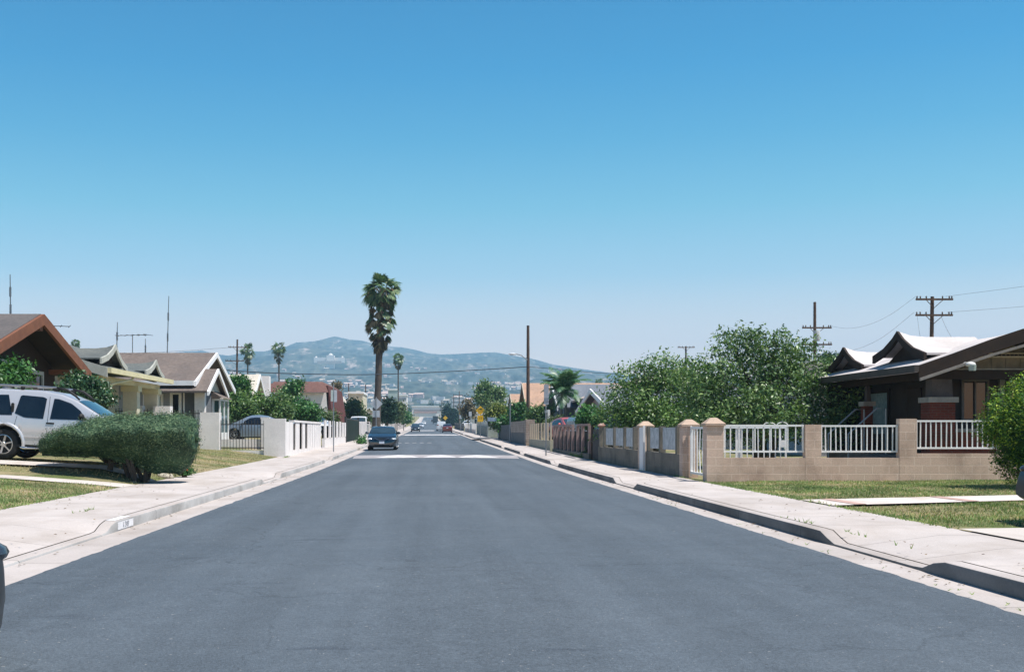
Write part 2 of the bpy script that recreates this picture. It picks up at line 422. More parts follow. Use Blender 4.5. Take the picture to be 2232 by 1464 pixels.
# ---------------------------------------------------------------- common materials
M('bark', (.16, .12, .085), (.09, .07, .05), 6, .95, .6, 30)
WHITE = M('white_paint', (.86, .85, .84), (.78, .77, .75), 1.5, .5, 0, fine=.08)
STUCCO_W = M('warm_white_stucco', (.82, .77, .74), (.73, .68, .65), 1.2, .9, .25, 90, fine=.1)
IRON = M('black_iron', (.022, .022, .024), (.05, .04, .035), 8, .5, 0, spec=.5)
GALV = M('galvanised_steel', (.36, .38, .40), (.28, .30, .32), 5, .42, 0, metal=.7)
CHROME = M('chrome', (.75, .76, .78), None, 3, .15, metal=1.0, fine=0)
TYRE = M('tyre_rubber', (.018, .018, .019), (.035, .033, .03), 8, .85)
ALLOY = M('alloy_rim', (.52, .53, .55), (.42, .43, .45), 5, .3, metal=.85)
BLACK = M('black_plastic', (.014, .014, .015), (.024, .023, .022), 6, .6)
LAMP = M_glass('lamp_lens', (.62, .66, .70), .08, .7)
REDLENS = M_glass('tail_lens', (.32, .015, .015), .12, .6)
GLASSCAR = M_glass('tinted_car_glass', (.012, .016, .022), .03, .7)
GLASSWS = M_glass('windscreen_glass', (.03, .055, .07), .02, .9)
GLASSWIN = M_glass('house_window_glass', (.008, .011, .013), .05, .4)
PLATE = M('number_plate', (.72, .74, .78), (.6, .62, .7), 8, .5, fine=0)
CREAM = M('cream_paint', (.70, .63, .40), (.60, .54, .33), 1.5, .75, .1, fine=.1)
DARKBR = M('dark_brown_timber', (.034, .021, .014), (.022, .014, .010), 3, .8, .2, 40)
WOOD = M('weathered_pole_wood', (.13, .085, .062), (.08, .052, .04), 5, .9, .3, 40)
BRICKRED = M_brick('red_brick', (.165, .040, .028), (.125, .033, .024), (.115, .07, .055), .21, .072, .007)
BLOCK = M_brick('tan_concrete_block', (.60, .455, .375), (.55, .415, .34), (.66, .53, .45), .405, .205, .010, stain=(.66, .62, .58))
BLOCKMOSS = M_brick('weathered_grey_block', (.20, .185, .16), (.165, .155, .135), (.19, .175, .15), .405, .205, .010, stain=(.55, .56, .53))
CAPTAN = M('tan_pillar_cap', (.50, .37, .28), (.43, .32, .245), 3, .85, .15, 60)
ROOFGREY = M_shingle('grey_shingle', (.10, .095, .095), (.15, .135, .13))
ROOFBROWN = M_shingle('brown_shingle', (.120, .098, .088), (.195, .165, .148))
ROOFGREEN = M_shingle('grey_green_shingle', (.10, .115, .112), (.155, .165, .158))
ROOFRED = M_shingle('red_brown_shingle', (.130, .068, .060), (.195, .115, .102))
ROOFTAN = M_shingle('tan_shingle', (.38, .245, .17), (.46, .31, .23))
ROOFPALE = M_shingle('pale_shingle', (.46, .43, .37), (.56, .52, .46))
ROOFBLUE = M_shingle('blue_grey_shingle', (.13, .15, .18), (.19, .21, .24))
ROOFPINK = M_shingle('pinkish_grey_shingle', (.40, .34, .32), (.48, .42, .39))
ROOFWHITE = M('white_roll_roofing', (.56, .51, .49), (.46, .42, .40), 1.2, .9, .1, 40, fine=.08)

# ---------------------------------------------------------------- camera, sun, sky
cam = bpy.data.cameras.new('Camera'); co = bpy.data.objects.new('Camera', cam); COL.objects.link(co)
co.location = (0, 0, EYE); co.rotation_euler = (R(90), 0, 0)
cam.sensor_width = 36; cam.lens = 36 * F / 2232; cam.shift_x = (1116 - VX) / 2232; cam.shift_y = (VY - 732) / 2232
cam.clip_start = .05; cam.clip_end = 40000
SC.camera = co
ELEV, AZ = R(66.5), R(115)                       # azimuth from +Y towards +X
sv = Vector((math.sin(AZ) * math.cos(ELEV), math.cos(AZ) * math.cos(ELEV), math.sin(ELEV)))
sl = bpy.data.lights.new('Sun', 'SUN'); sl.energy = 4.6; sl.angle = R(.53); sl.color = (1.0, .955, .895)
so = bpy.data.objects.new('Sun', sl); COL.objects.link(so); so.rotation_euler = sv.to_track_quat('Z', 'Y').to_euler()
W = bpy.data.worlds.new('World'); SC.world = W; W.use_nodes = True
nt = W.node_tree; bg = nt.nodes['Background']
sky = nt.nodes.new('ShaderNodeTexSky'); sky.sky_type = 'NISHITA'; sky.sun_disc = False
sky.sun_elevation = ELEV; sky.sun_rotation = AZ; sky.air_density = 1.0; sky.dust_density = .6; sky.ozone_density = 2.5; sky.altitude = 50
tcw = nt.nodes.new('ShaderNodeTexCoord'); spw = nt.nodes.new('ShaderNodeSeparateXYZ'); nt.links.new(tcw.outputs['Generated'], spw.inputs[0])
grad = nt.nodes.new('ShaderNodeValToRGB'); nt.links.new(spw.outputs[2], grad.inputs[0])
SKYSTOPS = [(0.0, (1.741, 1.076, 0.87)), (0.076, (1.619, 1.052, 0.831)), (0.0936, (1.349, 0.958, 0.767)), (0.1325, (0.736, 0.811, 0.739)), (0.189, (0.364, 0.741, 0.69)), (0.244, (0.143, 0.624, 0.681)), (0.298, (0.031, 0.537, 0.681)), (0.348, (0.012, 0.49, 0.649)), (0.45, (0.016, 0.301, 0.475)), (1.0, (0.081, 0.225, 0.413))]
e = grad.color_ramp.elements
e[0].position, e[0].color = SKYSTOPS[0][0], c4(SKYSTOPS[0][1]); e[1].position, e[1].color = SKYSTOPS[-1][0], c4(SKYSTOPS[-1][1])
for p, c in SKYSTOPS[1:-1]:
    x = grad.color_ramp.elements.new(p); x.color = c4(c)
nt.links.new(_mix(nt, 1.0, sky.outputs[0], grad.outputs[0], 'MULTIPLY'), bg.inputs[0]); bg.inputs[1].default_value = .13
SC.view_settings.view_transform = 'Standard'; SC.view_settings.look = 'None'; SC.view_settings.gamma = 1; SC.view_settings.exposure = .76
SC.cycles.max_bounces = 6; SC.cycles.transparent_max_bounces = 8; SC.cycles.volume_bounces = 0
SC.cycles.diffuse_bounces = 3; SC.cycles.glossy_bounces = 3; SC.cycles.use_denoising = True

# ---------------------------------------------------------------- road, gutters, kerbs, pavements
XL, XR = -4.34, 4.94                            # kerb faces
AL, AR = -3.80, 4.50                            # edges of the asphalt
ROADEND = 905
YS = list(np.arange(-12, 60, .5)) + list(np.arange(60, 140, 1.0)) + list(np.arange(140, ROADEND, 6.0))
def ribbon(name, mat, rows, cols, zf, xf=None):
    vs, fs = [], []; m = len(cols)
    for y in rows:
        for x in cols:
            X = xf(x, y) if xf else x
            vs.append((X, y, zf(X, y)))
    for i in range(len(rows) - 1):
        for j in range(m - 1): fs.append((i * m + j, i * m + j + 1, (i + 1) * m + j + 1, (i + 1) * m + j))
    o = MB().add(vs, fs).build(name, mat, smooth=True); return tag(o, kind='structure')
def crown(x, y): return zr(y) + .05 * (1 - ((x - .35) / 4.5) ** 2)
def ragged(x, y):
    if x <= AL + .01: return x + .035 * mn.noise((y * 1.7, 3, 0)) + .02 * mn.noise((y * 6, 5, 0))
    if x >= AR - .01: return x + .04 * mn.noise((y * 1.3, 9, 0)) + .03 * mn.noise((y * 5, 2, 0))
    return x
ribbon('road', M_asphalt(), list(np.arange(-12, 60, .12)) + YS[144:], [AL, -2, 0, 2, AR], crown, ragged)
CONC = M_concrete('pavement_concrete', (.49, .44, .412), (.42, .375, .35), True, 1.52, 100)
CONCG = M_concrete('gutter_concrete', (.46, .41, .385), (.385, .345, .32), True, 3.05, 100)
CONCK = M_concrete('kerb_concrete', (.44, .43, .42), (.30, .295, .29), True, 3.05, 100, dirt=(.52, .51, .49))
CONCD = M_concrete('driveway_concrete', (.55, .50, .46), (.49, .44, .40), True, 3.0, 3.0)
for nm, a, b2 in (('gutter_left', XL - .02, AL + .10), ('gutter_right', AR - .10, XR + .02)):
    ribbon(nm, CONCG, YS, [a, b2], lambda x, y: zr(y) - .005 + .0 * x)
CUTS_R = [(11.6, 14.0, .55), (27.7, 30.3, .45), (43.9, 46.3, .45), (59.5, 61.9, .4), (75.0, 77.6, .4), (110.6, 122.2, .9), (141, 144, .4), (160, 163, .4)]
CUTS_L = [(7.6, 15.4, .55), (30.4, 33.5, .5), (48.5, 51.8, .5), (91, 95, .5), (128, 131, .4), (150, 153, .4)]
def kh(y, cuts):
    h = .145
    for a, b2, r in cuts:
        d = 0 if a <= y <= b2 else min(abs(y - a), abs(y - b2))
        if d < r:
            t = d / r; h = min(h, .025 + .12 * (t * t * (3 - 2 * t)))
    return h
KY = sorted(set([round(y, 2) for y in np.arange(-12, 130, .25)] + [round(y, 2) for y in np.arange(130, ROADEND, 5)]))
def kerb(name, xk, sgn, cuts):
    prof = lambda h: ((0, -.12), (0, h - .030), (.012, h - .008), (.03, h - .001), (.17, h), (.17, -.12))
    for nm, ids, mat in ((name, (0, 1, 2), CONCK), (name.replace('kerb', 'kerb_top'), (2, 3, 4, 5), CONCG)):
        vs, fs = [], []; m = len(ids)
        for y in KY:
            z = zr(y); p = prof(kh(y, cuts))
            for k in ids: vs.append((xk + sgn * p[k][0], y, z + p[k][1]))
        for i in range(len(KY) - 1):
            for j in range(m - 1): fs.append((i * m + j, i * m + j + 1, (i + 1) * m + j + 1, (i + 1) * m + j))
        tag(MB().add(vs, fs).build(nm, mat, smooth=True, angle=60), kind='structure')
def pave(name, xk, xo, sgn, cuts):
    def zf(x, y):
        t = min(1, (abs(x) - abs(xk) - .17) / .95); h = kh(y, cuts)
        return zr(y) + h * (1 - t) + .152 * t + .004
    cols = [xk + sgn * .180, xk + sgn * .5, xk + sgn * 1.15, xo]
    ribbon(name, CONC, KY, cols, zf, lambda x, y: x + (.03 * mn.noise((y * 2.1, 7, sgn)) if x == xo else 0))
kerb('kerb_left', XL, -1, CUTS_L); CONCK_L = CONCK; CONCK = M_concrete('shade_tinted_kerb_concrete', (.22, .215, .205), (.12, .125, .125), True, 3.05, 100, dirt=(.5, .5, .5)); kerb('kerb_right', XR, 1, CUTS_R)  # right kerb face takes a darker copy, its shade put into the colour
pave('pavement_left', XL, -6.75, -1, CUTS_L); pave('pavement_right', XR, 6.68, 1, CUTS_R)

# the ground: one sheet to the foot of the hills
gx = sorted(set([-4000, -1500, -600, -250, -120, -60, -30, -20, -16, -14, -12, -11, -10.3] + [round(v, 2) for v in np.arange(-9.8, -6.9, .3)] +
     [-6.74, -6.5, -5.6, 0, 5.6, 6.5, 6.66, 6.9, 8, 9, 10, 11, 13, 16, 20, 30, 60, 120, 250, 600, 1500, 4000]))
gy = sorted(set([-60, -30, -12] + [round(v, 2) for v in np.arange(0, 60, 1.0)] + list(range(60, 140, 4)) + list(range(140, 500, 20)) + list(range(500, 1400, 50))))
def gsheet(x, y):
    if -6.6 < x < 6.6 and y < ROADEND + 20: return zr(y) - .14
    return gz(x, y) + (.035 * mn.noise((x * .7, y * .7, 0)) if 7.0 < abs(x) < 40 else 0)
GROUND = M_ground()
ribbon('ground', GROUND, gy, gx, gsheet)

def sheet(name, mat, poly_rows, lift=.02):
    """a paved strip that follows the ground: rows of (x0,y0,x1,y1) edges"""
    vs, fs = [], []
    n = 14
    for i in range(len(poly_rows)):
        (xa, ya), (xb, yb) = poly_rows[i]
        for k in range(n + 1):
            t = k / n; x, y = xa + (xb - xa) * t, ya + (yb - ya) * t
            vs.append((x, y, gz(x, y) + lift))
    for i in range(len(poly_rows) - 1):
        for k in range(n): fs.append((i * (n + 1) + k, i * (n + 1) + k + 1, (i + 1) * (n + 1) + k + 1, (i + 1) * (n + 1) + k))
    o = MB().add(vs, fs)
    # skirt so that the slab has an edge
    return tag(o.build(name, mat, smooth=True), kind='structure')
sheet('path_left', CONCD, [((-6.70, 25.1), (-15, 24.7)), ((-6.70, 26.3), (-15, 25.75))], .02)
sheet('driveway_left', CONCD, [((-6.70, 27.6), (-15, 27.4)), ((-6.70, 28.2), (-15, 28.0))], .03)
PATHR = M_concrete('path_concrete', (.60, .53, .49), (.54, .47, .43), False)
sheet('path_right', PATHR, [((6.64, 18.85), (14, 20.6)), ((6.64, 20.4), (14, 21.75))], .035)
PINKBR = M('faded_pink_brick', (.48, .32, .27), (.40, .27, .23), 6, .9)
for k, x in enumerate((7.05, 9.15, 11.25)):
    ya = 18.85 + (x - 6.64) * .238; yb = 20.4 + (x - 6.64) * .183
    sheet('path_brick_band', PINKBR, [((x, ya), (x + .22, ya + .05)), ((x - .05, yb), (x + .17, yb + .04))], .042)
sheet('driveway_right', CONCD, [((6.64, 11.6), (17, 11.6)), ((6.64, 14.35), (17, 14.9))], .035)

# ---------------------------------------------------------------- grass blades on the lawns
def lawn(name, region, n, h, mat, dens=None, lift=0.0):
    pts = []
    for (x0, x1, y0, y1) in region:
        k = int(n * (x1 - x0) * (y1 - y0)); pts.append(np.stack([RNG.uniform(x0, x1, k), RNG.uniform(y0, y1, k)], 1))
    P = np.concatenate(pts)
    keep = [i for i, p in enumerate(P) if (dens is None or random.random() < dens(p[0], p[1]))]
    P = P[keep]; N = len(P)
    z = np.array([gsheet(x, y) for x, y in P]) + lift
    a = RNG.uniform(0, 2 * math.pi, N); hh = h * RNG.uniform(.5, 1.3, N); w = .007 + .007 * RNG.random(N)
    lx, ly = RNG.normal(0, .5, N) * hh, RNG.normal(0, .5, N) * hh
    A = np.stack([P[:, 0] - np.cos(a) * w, P[:, 1] - np.sin(a) * w, z - .01], 1); B2 = np.stack([P[:, 0] + np.cos(a) * w, P[:, 1] + np.sin(a) * w, z - .01], 1)
    C = np.stack([P[:, 0] + lx, P[:, 1] + ly, z + hh], 1)
    o = quick_mesh(name, np.stack([A, B2, C], 1).reshape(-1, 3), 3, mat); return tag(o, kind='stuff')
GRASS_G = M_leaf('green_grass', (.12, .21, .070), (.225, .315, .125), (.40, .43, .22), .8, .1, .2, .8)
GRASS_D = M_leaf('dry_grass', (.25, .22, .11), (.40, .34, .19), (.54, .46, .30), .9, .08, .2, .8)
def patch(x, y, s=.5, o=0.): return mn.noise((x * s, y * s, o)) * .7 + mn.noise((x * s * 3, y * s * 3, o + 5)) * .4
def dpathL(x, y): return 25.08 + (x + 6.7) * .048 <= y <= 26.33 + (x + 6.7) * .066
def dpathR(x, y): return 18.8 + (x - 6.64) * .238 <= y <= 20.45 + (x - 6.64) * .183
g = lawn('green_grass', [(-12.5, -6.72, 17.2, 26.6), (6.62, 15, 14.5, 28)], 900, .038, GRASS_G,
         lambda x, y: 0 if (dpathL(x, y) if x < 0 else (dpathR(x, y) or y < 14.6 + .05 * x)) else max(.10, min(1, .50 + 1.7 * patch(x, y, .45))) * (.35 if x < 0 and y > 25.6 else 1) * (.25 if x > 10 and y < 18 else 1))
tag(g, 'green patches of short lawn grass on both front lawns', 'grass')
g = lawn('dry_grass', [(-12.5, -6.72, 17.2, 30), (6.62, 15, 14.5, 28), (-13, -6.78, 33.3, 51.6)], 430, .032, GRASS_D,
         lambda x, y: 0 if (dpathL(x, y) if x < 0 else (dpathR(x, y) or y < 14.6 + .05 * x)) else max(.2, min(1, .72 - 1.3 * patch(x, y, .45))) * (.9 if y < 30 else .6))
tag(g, 'dry yellow lawn grass beside the pavements', 'grass')
# weeds in the joints
wv = []
for x, y0, y1, k in ((-5.3, 17.2, 18.3, 16), (-4.6, 17.0, 17.5, 6), (5.13, 12, 14.4, 9), (5.13, 15, 17.4, 8), (6.66, 14.5, 28, 330), (-6.75, 17.5, 24, 160), (6.72, 30, 31.4, 20), (-6.35, 50.5, 52, 90), (6.72, 50.2, 54.5, 150), (4.55, 8.5, 14, 12), (4.55, 14, 24, 10)):
    for _ in range(k):
        yy = random.uniform(y0, y1); xx = x + random.gauss(0, .035); h = random.uniform(.02, .075) * (2.2 if 50 < yy < 55 and x > 0 else 1) * (.55 if abs(x - 4.55) < .1 else 1)
        zz = zr(yy) + (.15 if abs(x) > 5 else .12 if x < 0 else .02); a = random.uniform(0, 6.28); w = .008
        for s in range(3):
            a += 1.1
            wv += [(xx - w * math.cos(a), yy - w * math.sin(a), zz), (xx + w * math.cos(a), yy + w * math.sin(a), zz), (xx + random.gauss(0, .03), yy + random.gauss(0, .03), zz + h * random.uniform(.6, 1.2))]
tag(quick_mesh('weeds', wv, 3, GRASS_G), 'small green weeds growing along the pavement joints', 'weeds', kind='stuff')

# ---------------------------------------------------------------- speed humps and road markings
HUMPM = M('pale_hump_asphalt', (.36, .33, .33), (.26, .245, .25), 1.2, .8, .2, 60)
ROADPAINT = M('worn_road_paint', (.66, .63, .62), (.44, .42, .42), 3, .7, fine=.15)
def hump(yc, label, hl=1.85, hgt=.085, tri=True):
    root = thing('speed_hump', label, 'speed hump', (.35, yc, zr(yc)))
    hp = lambda y: hgt * max(0, 1 - ((y - yc) / hl) ** 2)
    rows = np.linspace(yc - hl, yc + hl, 15); cols = [AL + .25, -1.5, .35, 2.2, AR - .25]
    vs = [(x, y, crown(x, y) + .006 + hp(y)) for y in rows for x in cols]; m = len(cols)
    fs = [(i * m + j, i * m + j + 1, (i + 1) * m + j + 1, (i + 1) * m + j) for i in range(14) for j in range(m - 1)]
    MB().add(vs, fs).build('hump_surface', HUMPM, root, smooth=True)
    k = MB()
    for xc, w in ((-1.45, 1.05), (.55, .8), (2.35, 1.0)) if tri else ((-1.9, 1.3), (.4, 1.2), (2.5, 1.3)):
        # white arrowheads pointing along the lane, narrow at the crest
        for i in range(8):
            ya, yb = yc - hl * .96 + i * hl * .12, yc - hl * .96 + (i + 1) * hl * .12
            wa, wb = (w * (1 - i / 8), w * (1 - (i + 1) / 8)) if tri else (w, w)
            wi = .0
            k.add([(xc - wa, ya, crown(xc - wa, ya) + .012 + hp(ya)), (xc + wa, ya, crown(xc + wa, ya) + .012 + hp(ya)), (xc + wb, yb, crown(xc + wb, yb) + .012 + hp(yb)), (xc - wb, yb, crown(xc - wb, yb) + .012 + hp(yb))], [(0, 1, 2, 3)])
    k.build('hump_marking', ROADPAINT, root)
hump(55.6, 'pale speed hump with white arrowheads nearest along the road, before the dark sedan')
hump(157, 'speed hump with white bars in the middle distance behind the dark sedan', 1.85, .085, False)
hump(235, 'farthest speed hump, a thin white line beyond the oncoming hatchback', 1.85, .085, False)
k = MB()
for i in range(6):
    x = -3.2 + i * .62
    k.add([(x, 94.6, crown(x, 94.6) + .008), (x + .34, 94.6, crown(x + .34, 94.6) + .008), (x + .34, 95.5, crown(x + .34, 95.5) + .008), (x, 95.5, crown(x, 95.5) + .008)], [(0, 1, 2, 3)])
tag(k.build('road_marking', ROADPAINT), kind='structure')
CRSLAB = M('cross_street_asphalt', (.13, .135, .145), (.10, .105, .115), .5, .8)
for nm, xa, xb in (('cross_street', 4.4, 90),):
    vs = []
    for y in np.linspace(112, 121.4, 9):
        for x in (xa, xb): vs.append((x, y, zr(y) + (.19 if abs(x) > 50 else .012)))
    fs = [(i * 2, i * 2 + 1, i * 2 + 3, i * 2 + 2) for i in range(8)]
    tag(MB().add([(x, y, zr(y) + (.17 if 6.4 < abs(x) else .17)) for x, y, z in vs], fs).build(nm, CRSLAB), kind='structure')

# painted house number on the left kerb
root = thing('house_number', 'white painted patch with worn black digits at the kerb end', 'house number', (XL, 16.4, .0))
k = MB().add([(XL + .004, 16.0, .012), (XL + .004, 16.85, .012), (XL + .004, 16.85, .119), (XL + .004, 16.0, .119)], [(0, 1, 2, 3)])
k.add([(XL - .032, 16.0, .1495), (XL - .032, 16.85, .1495), (XL - .165, 16.85, .1500), (XL - .165, 16.0, .1500)], [(0, 1, 2, 3)])
k.build('painted_patch', M('white_kerb_paint', (.80, .79, .80), (.66, .65, .66), 9, .7), root)
def text(body, size, loc, rot, mat, parent, name='lettering', ext=.002, sx=1.0):
    cu = bpy.data.curves.new(name, 'FONT'); cu.body = body; cu.size = size; cu.align_x = 'CENTER'; cu.align_y = 'CENTER'; cu.extrude = ext
    t = bpy.data.objects.new(name, cu); COL.objects.link(t)
    dg = bpy.context.evaluated_depsgraph_get(); me = bpy.data.meshes.new_from_object(t.evaluated_get(dg)); bpy.data.objects.remove(t)
    o = bpy.data.objects.new(name, me); COL.objects.link(o); me.materials.clear(); me.materials.append(mat)
    L = root_loc(parent); o.parent = parent; o.location = Vector(loc) - L; o.rotation_euler = rot; o.scale = (sx, 1, 1)
    return o
INK = M('worn_black_ink', (.10, .11, .13), (.42, .43, .46), 22, .8, fine=0)
text('138', .105, (XL + .007, 16.42, .066), (R(90), 0, R(90)), INK, root, 'digits', .001, 2.2)

# ---------------------------------------------------------------- hills
RPX = [(-900, 770), (100, 775), (330, 772), (400, 766), (440, 762), (470, 772), (500, 776), (560, 766), (600, 764), (640, 750), (680, 745), (712, 737), (735, 730), (760, 738), (790, 743),
       (830, 751), (880, 757), (930, 768), (1000, 773), (1040, 772), (1070, 766), (1100, 770), (1150, 780), (1200, 794), (1290, 808), (1380, 816), (1500, 822), (1700, 830), (2232, 835), (3200, 840)]
YR = 4500.0
rX = [(p - VX) * YR / F for p, _ in RPX]; rZ = [EYE + (VY - q) * YR / F for _, q in RPX]
def hillz(x, y):
    H = float(np.interp(x, rX, rZ)); t = (y - 1250) / (YR - 1250)
    if t <= 0: s = 0
    elif t <= 1: s = .12 * t + .88 * t ** 1.25
    else: s = max(.2, 1 - (t - 1) * 1.3)
    base = zr(min(y, 1300)) - 3 + min(5, max(0, (y - 1150) / 30))
    if 0 < t:
        e2 = min(1, t * 1.6)
        n1 = mn.ridged_multi_fractal(Vector((x * (.0021), y * .0017, .3)), .9, 2.1, 5, 1.0, 2.0) - 1.1 if True else 0
        dd = min(n1, .12) * 62 * e2 * (1 - max(0, 1 - abs(t - 1) * 3.2)) + mn.noise((x * .009, y * .009, 4)) * 9 * e2
    else: dd = 0
    return base + max(0, (H - base)) * s + dd * (1 if t < 1 else .5) + (0 if t < .9 else 0)
HX = np.arange(-5200, 5201, 52); HY = np.arange(1120, 5400, 46)
HZ = np.array([[hillz(x, y) for x in HX] for y in HY])
# keep the ridge where the photograph has it: shift each column so that its highest sight line meets the ridge profile
for j, x in enumerate(HX):
    pass
vs = [(x, y, HZ[i, j]) for i, y in enumerate(HY) for j, x in enumerate(HX)]; m = len(HX)
fs = [(i * m + j, i * m + j + 1, (i + 1) * m + j + 1, (i + 1) * m + j) for i in range(len(HY) - 1) for j in range(m - 1)]
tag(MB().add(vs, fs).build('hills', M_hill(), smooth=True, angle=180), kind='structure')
def hz(x, y):
    j = min(max((x - HX[0]) / 52, 0), len(HX) - 2); i = min(max((y - HY[0]) / 46, 0), len(HY) - 2)
    a, b2 = int(i), int(j); u, v = i - a, j - b2
    return (HZ[a, b2] * (1 - u) + HZ[a + 1, b2] * u) * (1 - v) + (HZ[a, b2 + 1] * (1 - u) + HZ[a + 1, b2 + 1] * u) * v

# ---------------------------------------------------------------- haze: one closed box of even air
hm = bpy.data.materials.new('haze_air'); hm.use_nodes = True; hn = hm.node_tree
hn.nodes.remove(hn.nodes['Principled BSDF'])
pv = hn.nodes.new('ShaderNodeVolumePrincipled'); pv.inputs['Color'].default_value = (.42, .74, 1.0, 1); pv.inputs['Density'].default_value = HAZE = 2.6e-4
pv.inputs['Anisotropy'].default_value = .0
hn.links.new(pv.outputs[0], hn.nodes['Material Output'].inputs['Volume'])
hb = MB().box(-5400, 5400, -140, 5600, -8, 440).build('haze', hm); tag(hb, kind='stuff')
tag(hb, 'pale blue summer haze over the street and hills', 'haze')
# ================================================================ vehicles (local frame: +x is forward, wheels on z = 0)
class Car:
    def __init__(s, top, W, zl, belt, wheels, r, tw, tum, wellr=.07, taper=.16, round_f=.75, round_r=.6):
        s.top, s.W, s.zl, s.belt, s.wh, s.r, s.tw, s.tum, s.ra = top, W, zl, belt, wheels, r, tw, tum, r + wellr
        s.x0, s.x1 = top[0][0], top[-1][0]; s.taper, s.rf, s.rr = taper, round_f, round_r
    def zt(s, x): return float(np.interp(x, [p[0] for p in s.top], [p[1] for p in s.top]))
    def bl(s, x): return float(np.interp(x, [p[0] for p in s.belt], [p[1] for p in s.belt]))
    def w(s, x):
        w = s.W
        if x > s.x1 - s.rf: w *= 1 - s.taper * ((x - (s.x1 - s.rf)) / s.rf) ** 2.4
        if x < s.x0 + s.rr: w *= 1 - s.taper * .8 * (((s.x0 + s.rr) - x) / s.rr) ** 2.4
        return w
    def low(s, x):
        z = s.zl
        e = min(x - s.x0, s.x1 - x)
        if e < .35: z += .10 * (1 - e / .35) ** 2
        for xw in s.wh:
            d = abs(x - xw)
            if d < s.ra: z = max(z, s.r + math.sqrt(max(0, s.ra ** 2 - d * d)) - .005)
        return z
    def sec(s, x):
        zt, w, zl = s.zt(x), s.w(x), s.low(x)
        zb = min(s.bl(x), zt - .09); zm = max(s.zl + .48 * (zb - s.zl), zl + .05); zb = max(zb, zm + .03); zt = max(zt, zb + .06)
        zs = zt - .065; wt = .968 * w - s.tum * max(0, zs - zb)
        return zl, zm, zb, zs, zt, w, wt
    def half(s, x):
        zl, zm, zb, zs, zt, w, wt = s.sec(x)
        return [(0, zl), (.86 * w, zl), (.978 * w, zl + .035), (w, zm), (.993 * w, zm + .6 * (zb - zm)), (.968 * w, zb), (wt, zs), (wt - .022, zs + .035), (wt - .075, zt - .008), (wt * .5, zt + .012), (0, zt + .018)]
    def side(s, x, z):
        zl, zm, zb, zs, zt, w, wt = s.sec(x); P = [(zl, .978 * w), (zm, w), (zm + .6 * (zb - zm), .993 * w), (zb, .968 * w), (zs, wt), (zs + .035, wt - .022)]
        return float(np.interp(z, [p[0] for p in P], [p[1] for p in P]))
    def topz(s, x, y):
        zl, zm, zb, zs, zt, w, wt = s.sec(x)
        return float(np.interp(abs(y), [0, wt * .5, wt - .075, wt - .022, wt], [zt + .018, zt + .012, zt - .008, zs + .035, zs]))
    def body(s, n=64):
        xs = list(np.linspace(s.x0, s.x1, n))
        for xw in s.wh:
            for k in range(0, 19): xs.append(xw - s.ra * math.cos(math.pi * k / 18))
            xs += [xw - s.ra - .004, xw + s.ra + .004]
        xs += [p[0] for p in s.top]
        xs = sorted(x for x in set(round(x, 4) for x in xs) if s.x0 <= x <= s.x1)
        vs, fs = [], []
        for x in xs:
            h = s.half(x); ring = [(y, z) for y, z in h] + [(-y, z) for y, z in h[-2:0:-1]]
            vs += [(x, y, z) for y, z in ring]
        m = 20
        for i in range(len(xs) - 1):
            for j in range(m): fs.append((i * m + j, i * m + (j + 1) % m, (i + 1) * m + (j + 1) % m, (i + 1) * m + j))
        fs.append(tuple(range(m))); fs.append(tuple((len(xs) - 1) * m + j for j in range(m)))
        return MB().add(vs, fs)
    def side_patch(s, poly, sg, off=.007, n=5):
        """panel on the flank: polygon given as lower edge and upper edge point lists with equal counts"""
        lo, hi = poly; vs, fs = [], []
        L = max(len(lo), len(hi)); 
        def samp(e, t):
            d = [0]
            for a, b2 in zip(e[:-1], e[1:]): d.append(d[-1] + math.dist(a, b2))
            return (float(np.interp(t * d[-1], d, [p[0] for p in e])), float(np.interp(t * d[-1], d, [p[1] for p in e])))
        N = 12
        for i in range(N + 1):
            a, b2 = samp(lo, i / N), samp(hi, i / N)
            for j in range(n + 1):
                x, z = a[0] + (b2[0] - a[0]) * j / n, a[1] + (b2[1] - a[1]) * j / n
                vs.append((x, sg * (s.side(x, z) + off), z))
        for i in range(N):
            for j in range(n): fs.append((i * (n + 1) + j, i * (n + 1) + j + 1, (i + 1) * (n + 1) + j + 1, (i + 1) * (n + 1) + j))
        return MB().add(vs, fs)
    def top_patch(s, xa, xb, wa, wb, off=.012, n=8):
        vs, fs = [], []
        for i in range(n + 1):
            x = xa + (xb - xa) * i / n; w = wa + (wb - wa) * i / n
            for j in range(n + 1):
                y = w * (2 * j / n - 1); vs.append((x, y, s.topz(x, y) + off))
        for i in range(n):
            for j in range(n): fs.append((i * (n + 1) + j, i * (n + 1) + j + 1, (i + 1) * (n + 1) + j + 1, (i + 1) * (n + 1) + j))
        return MB().add(vs, fs)

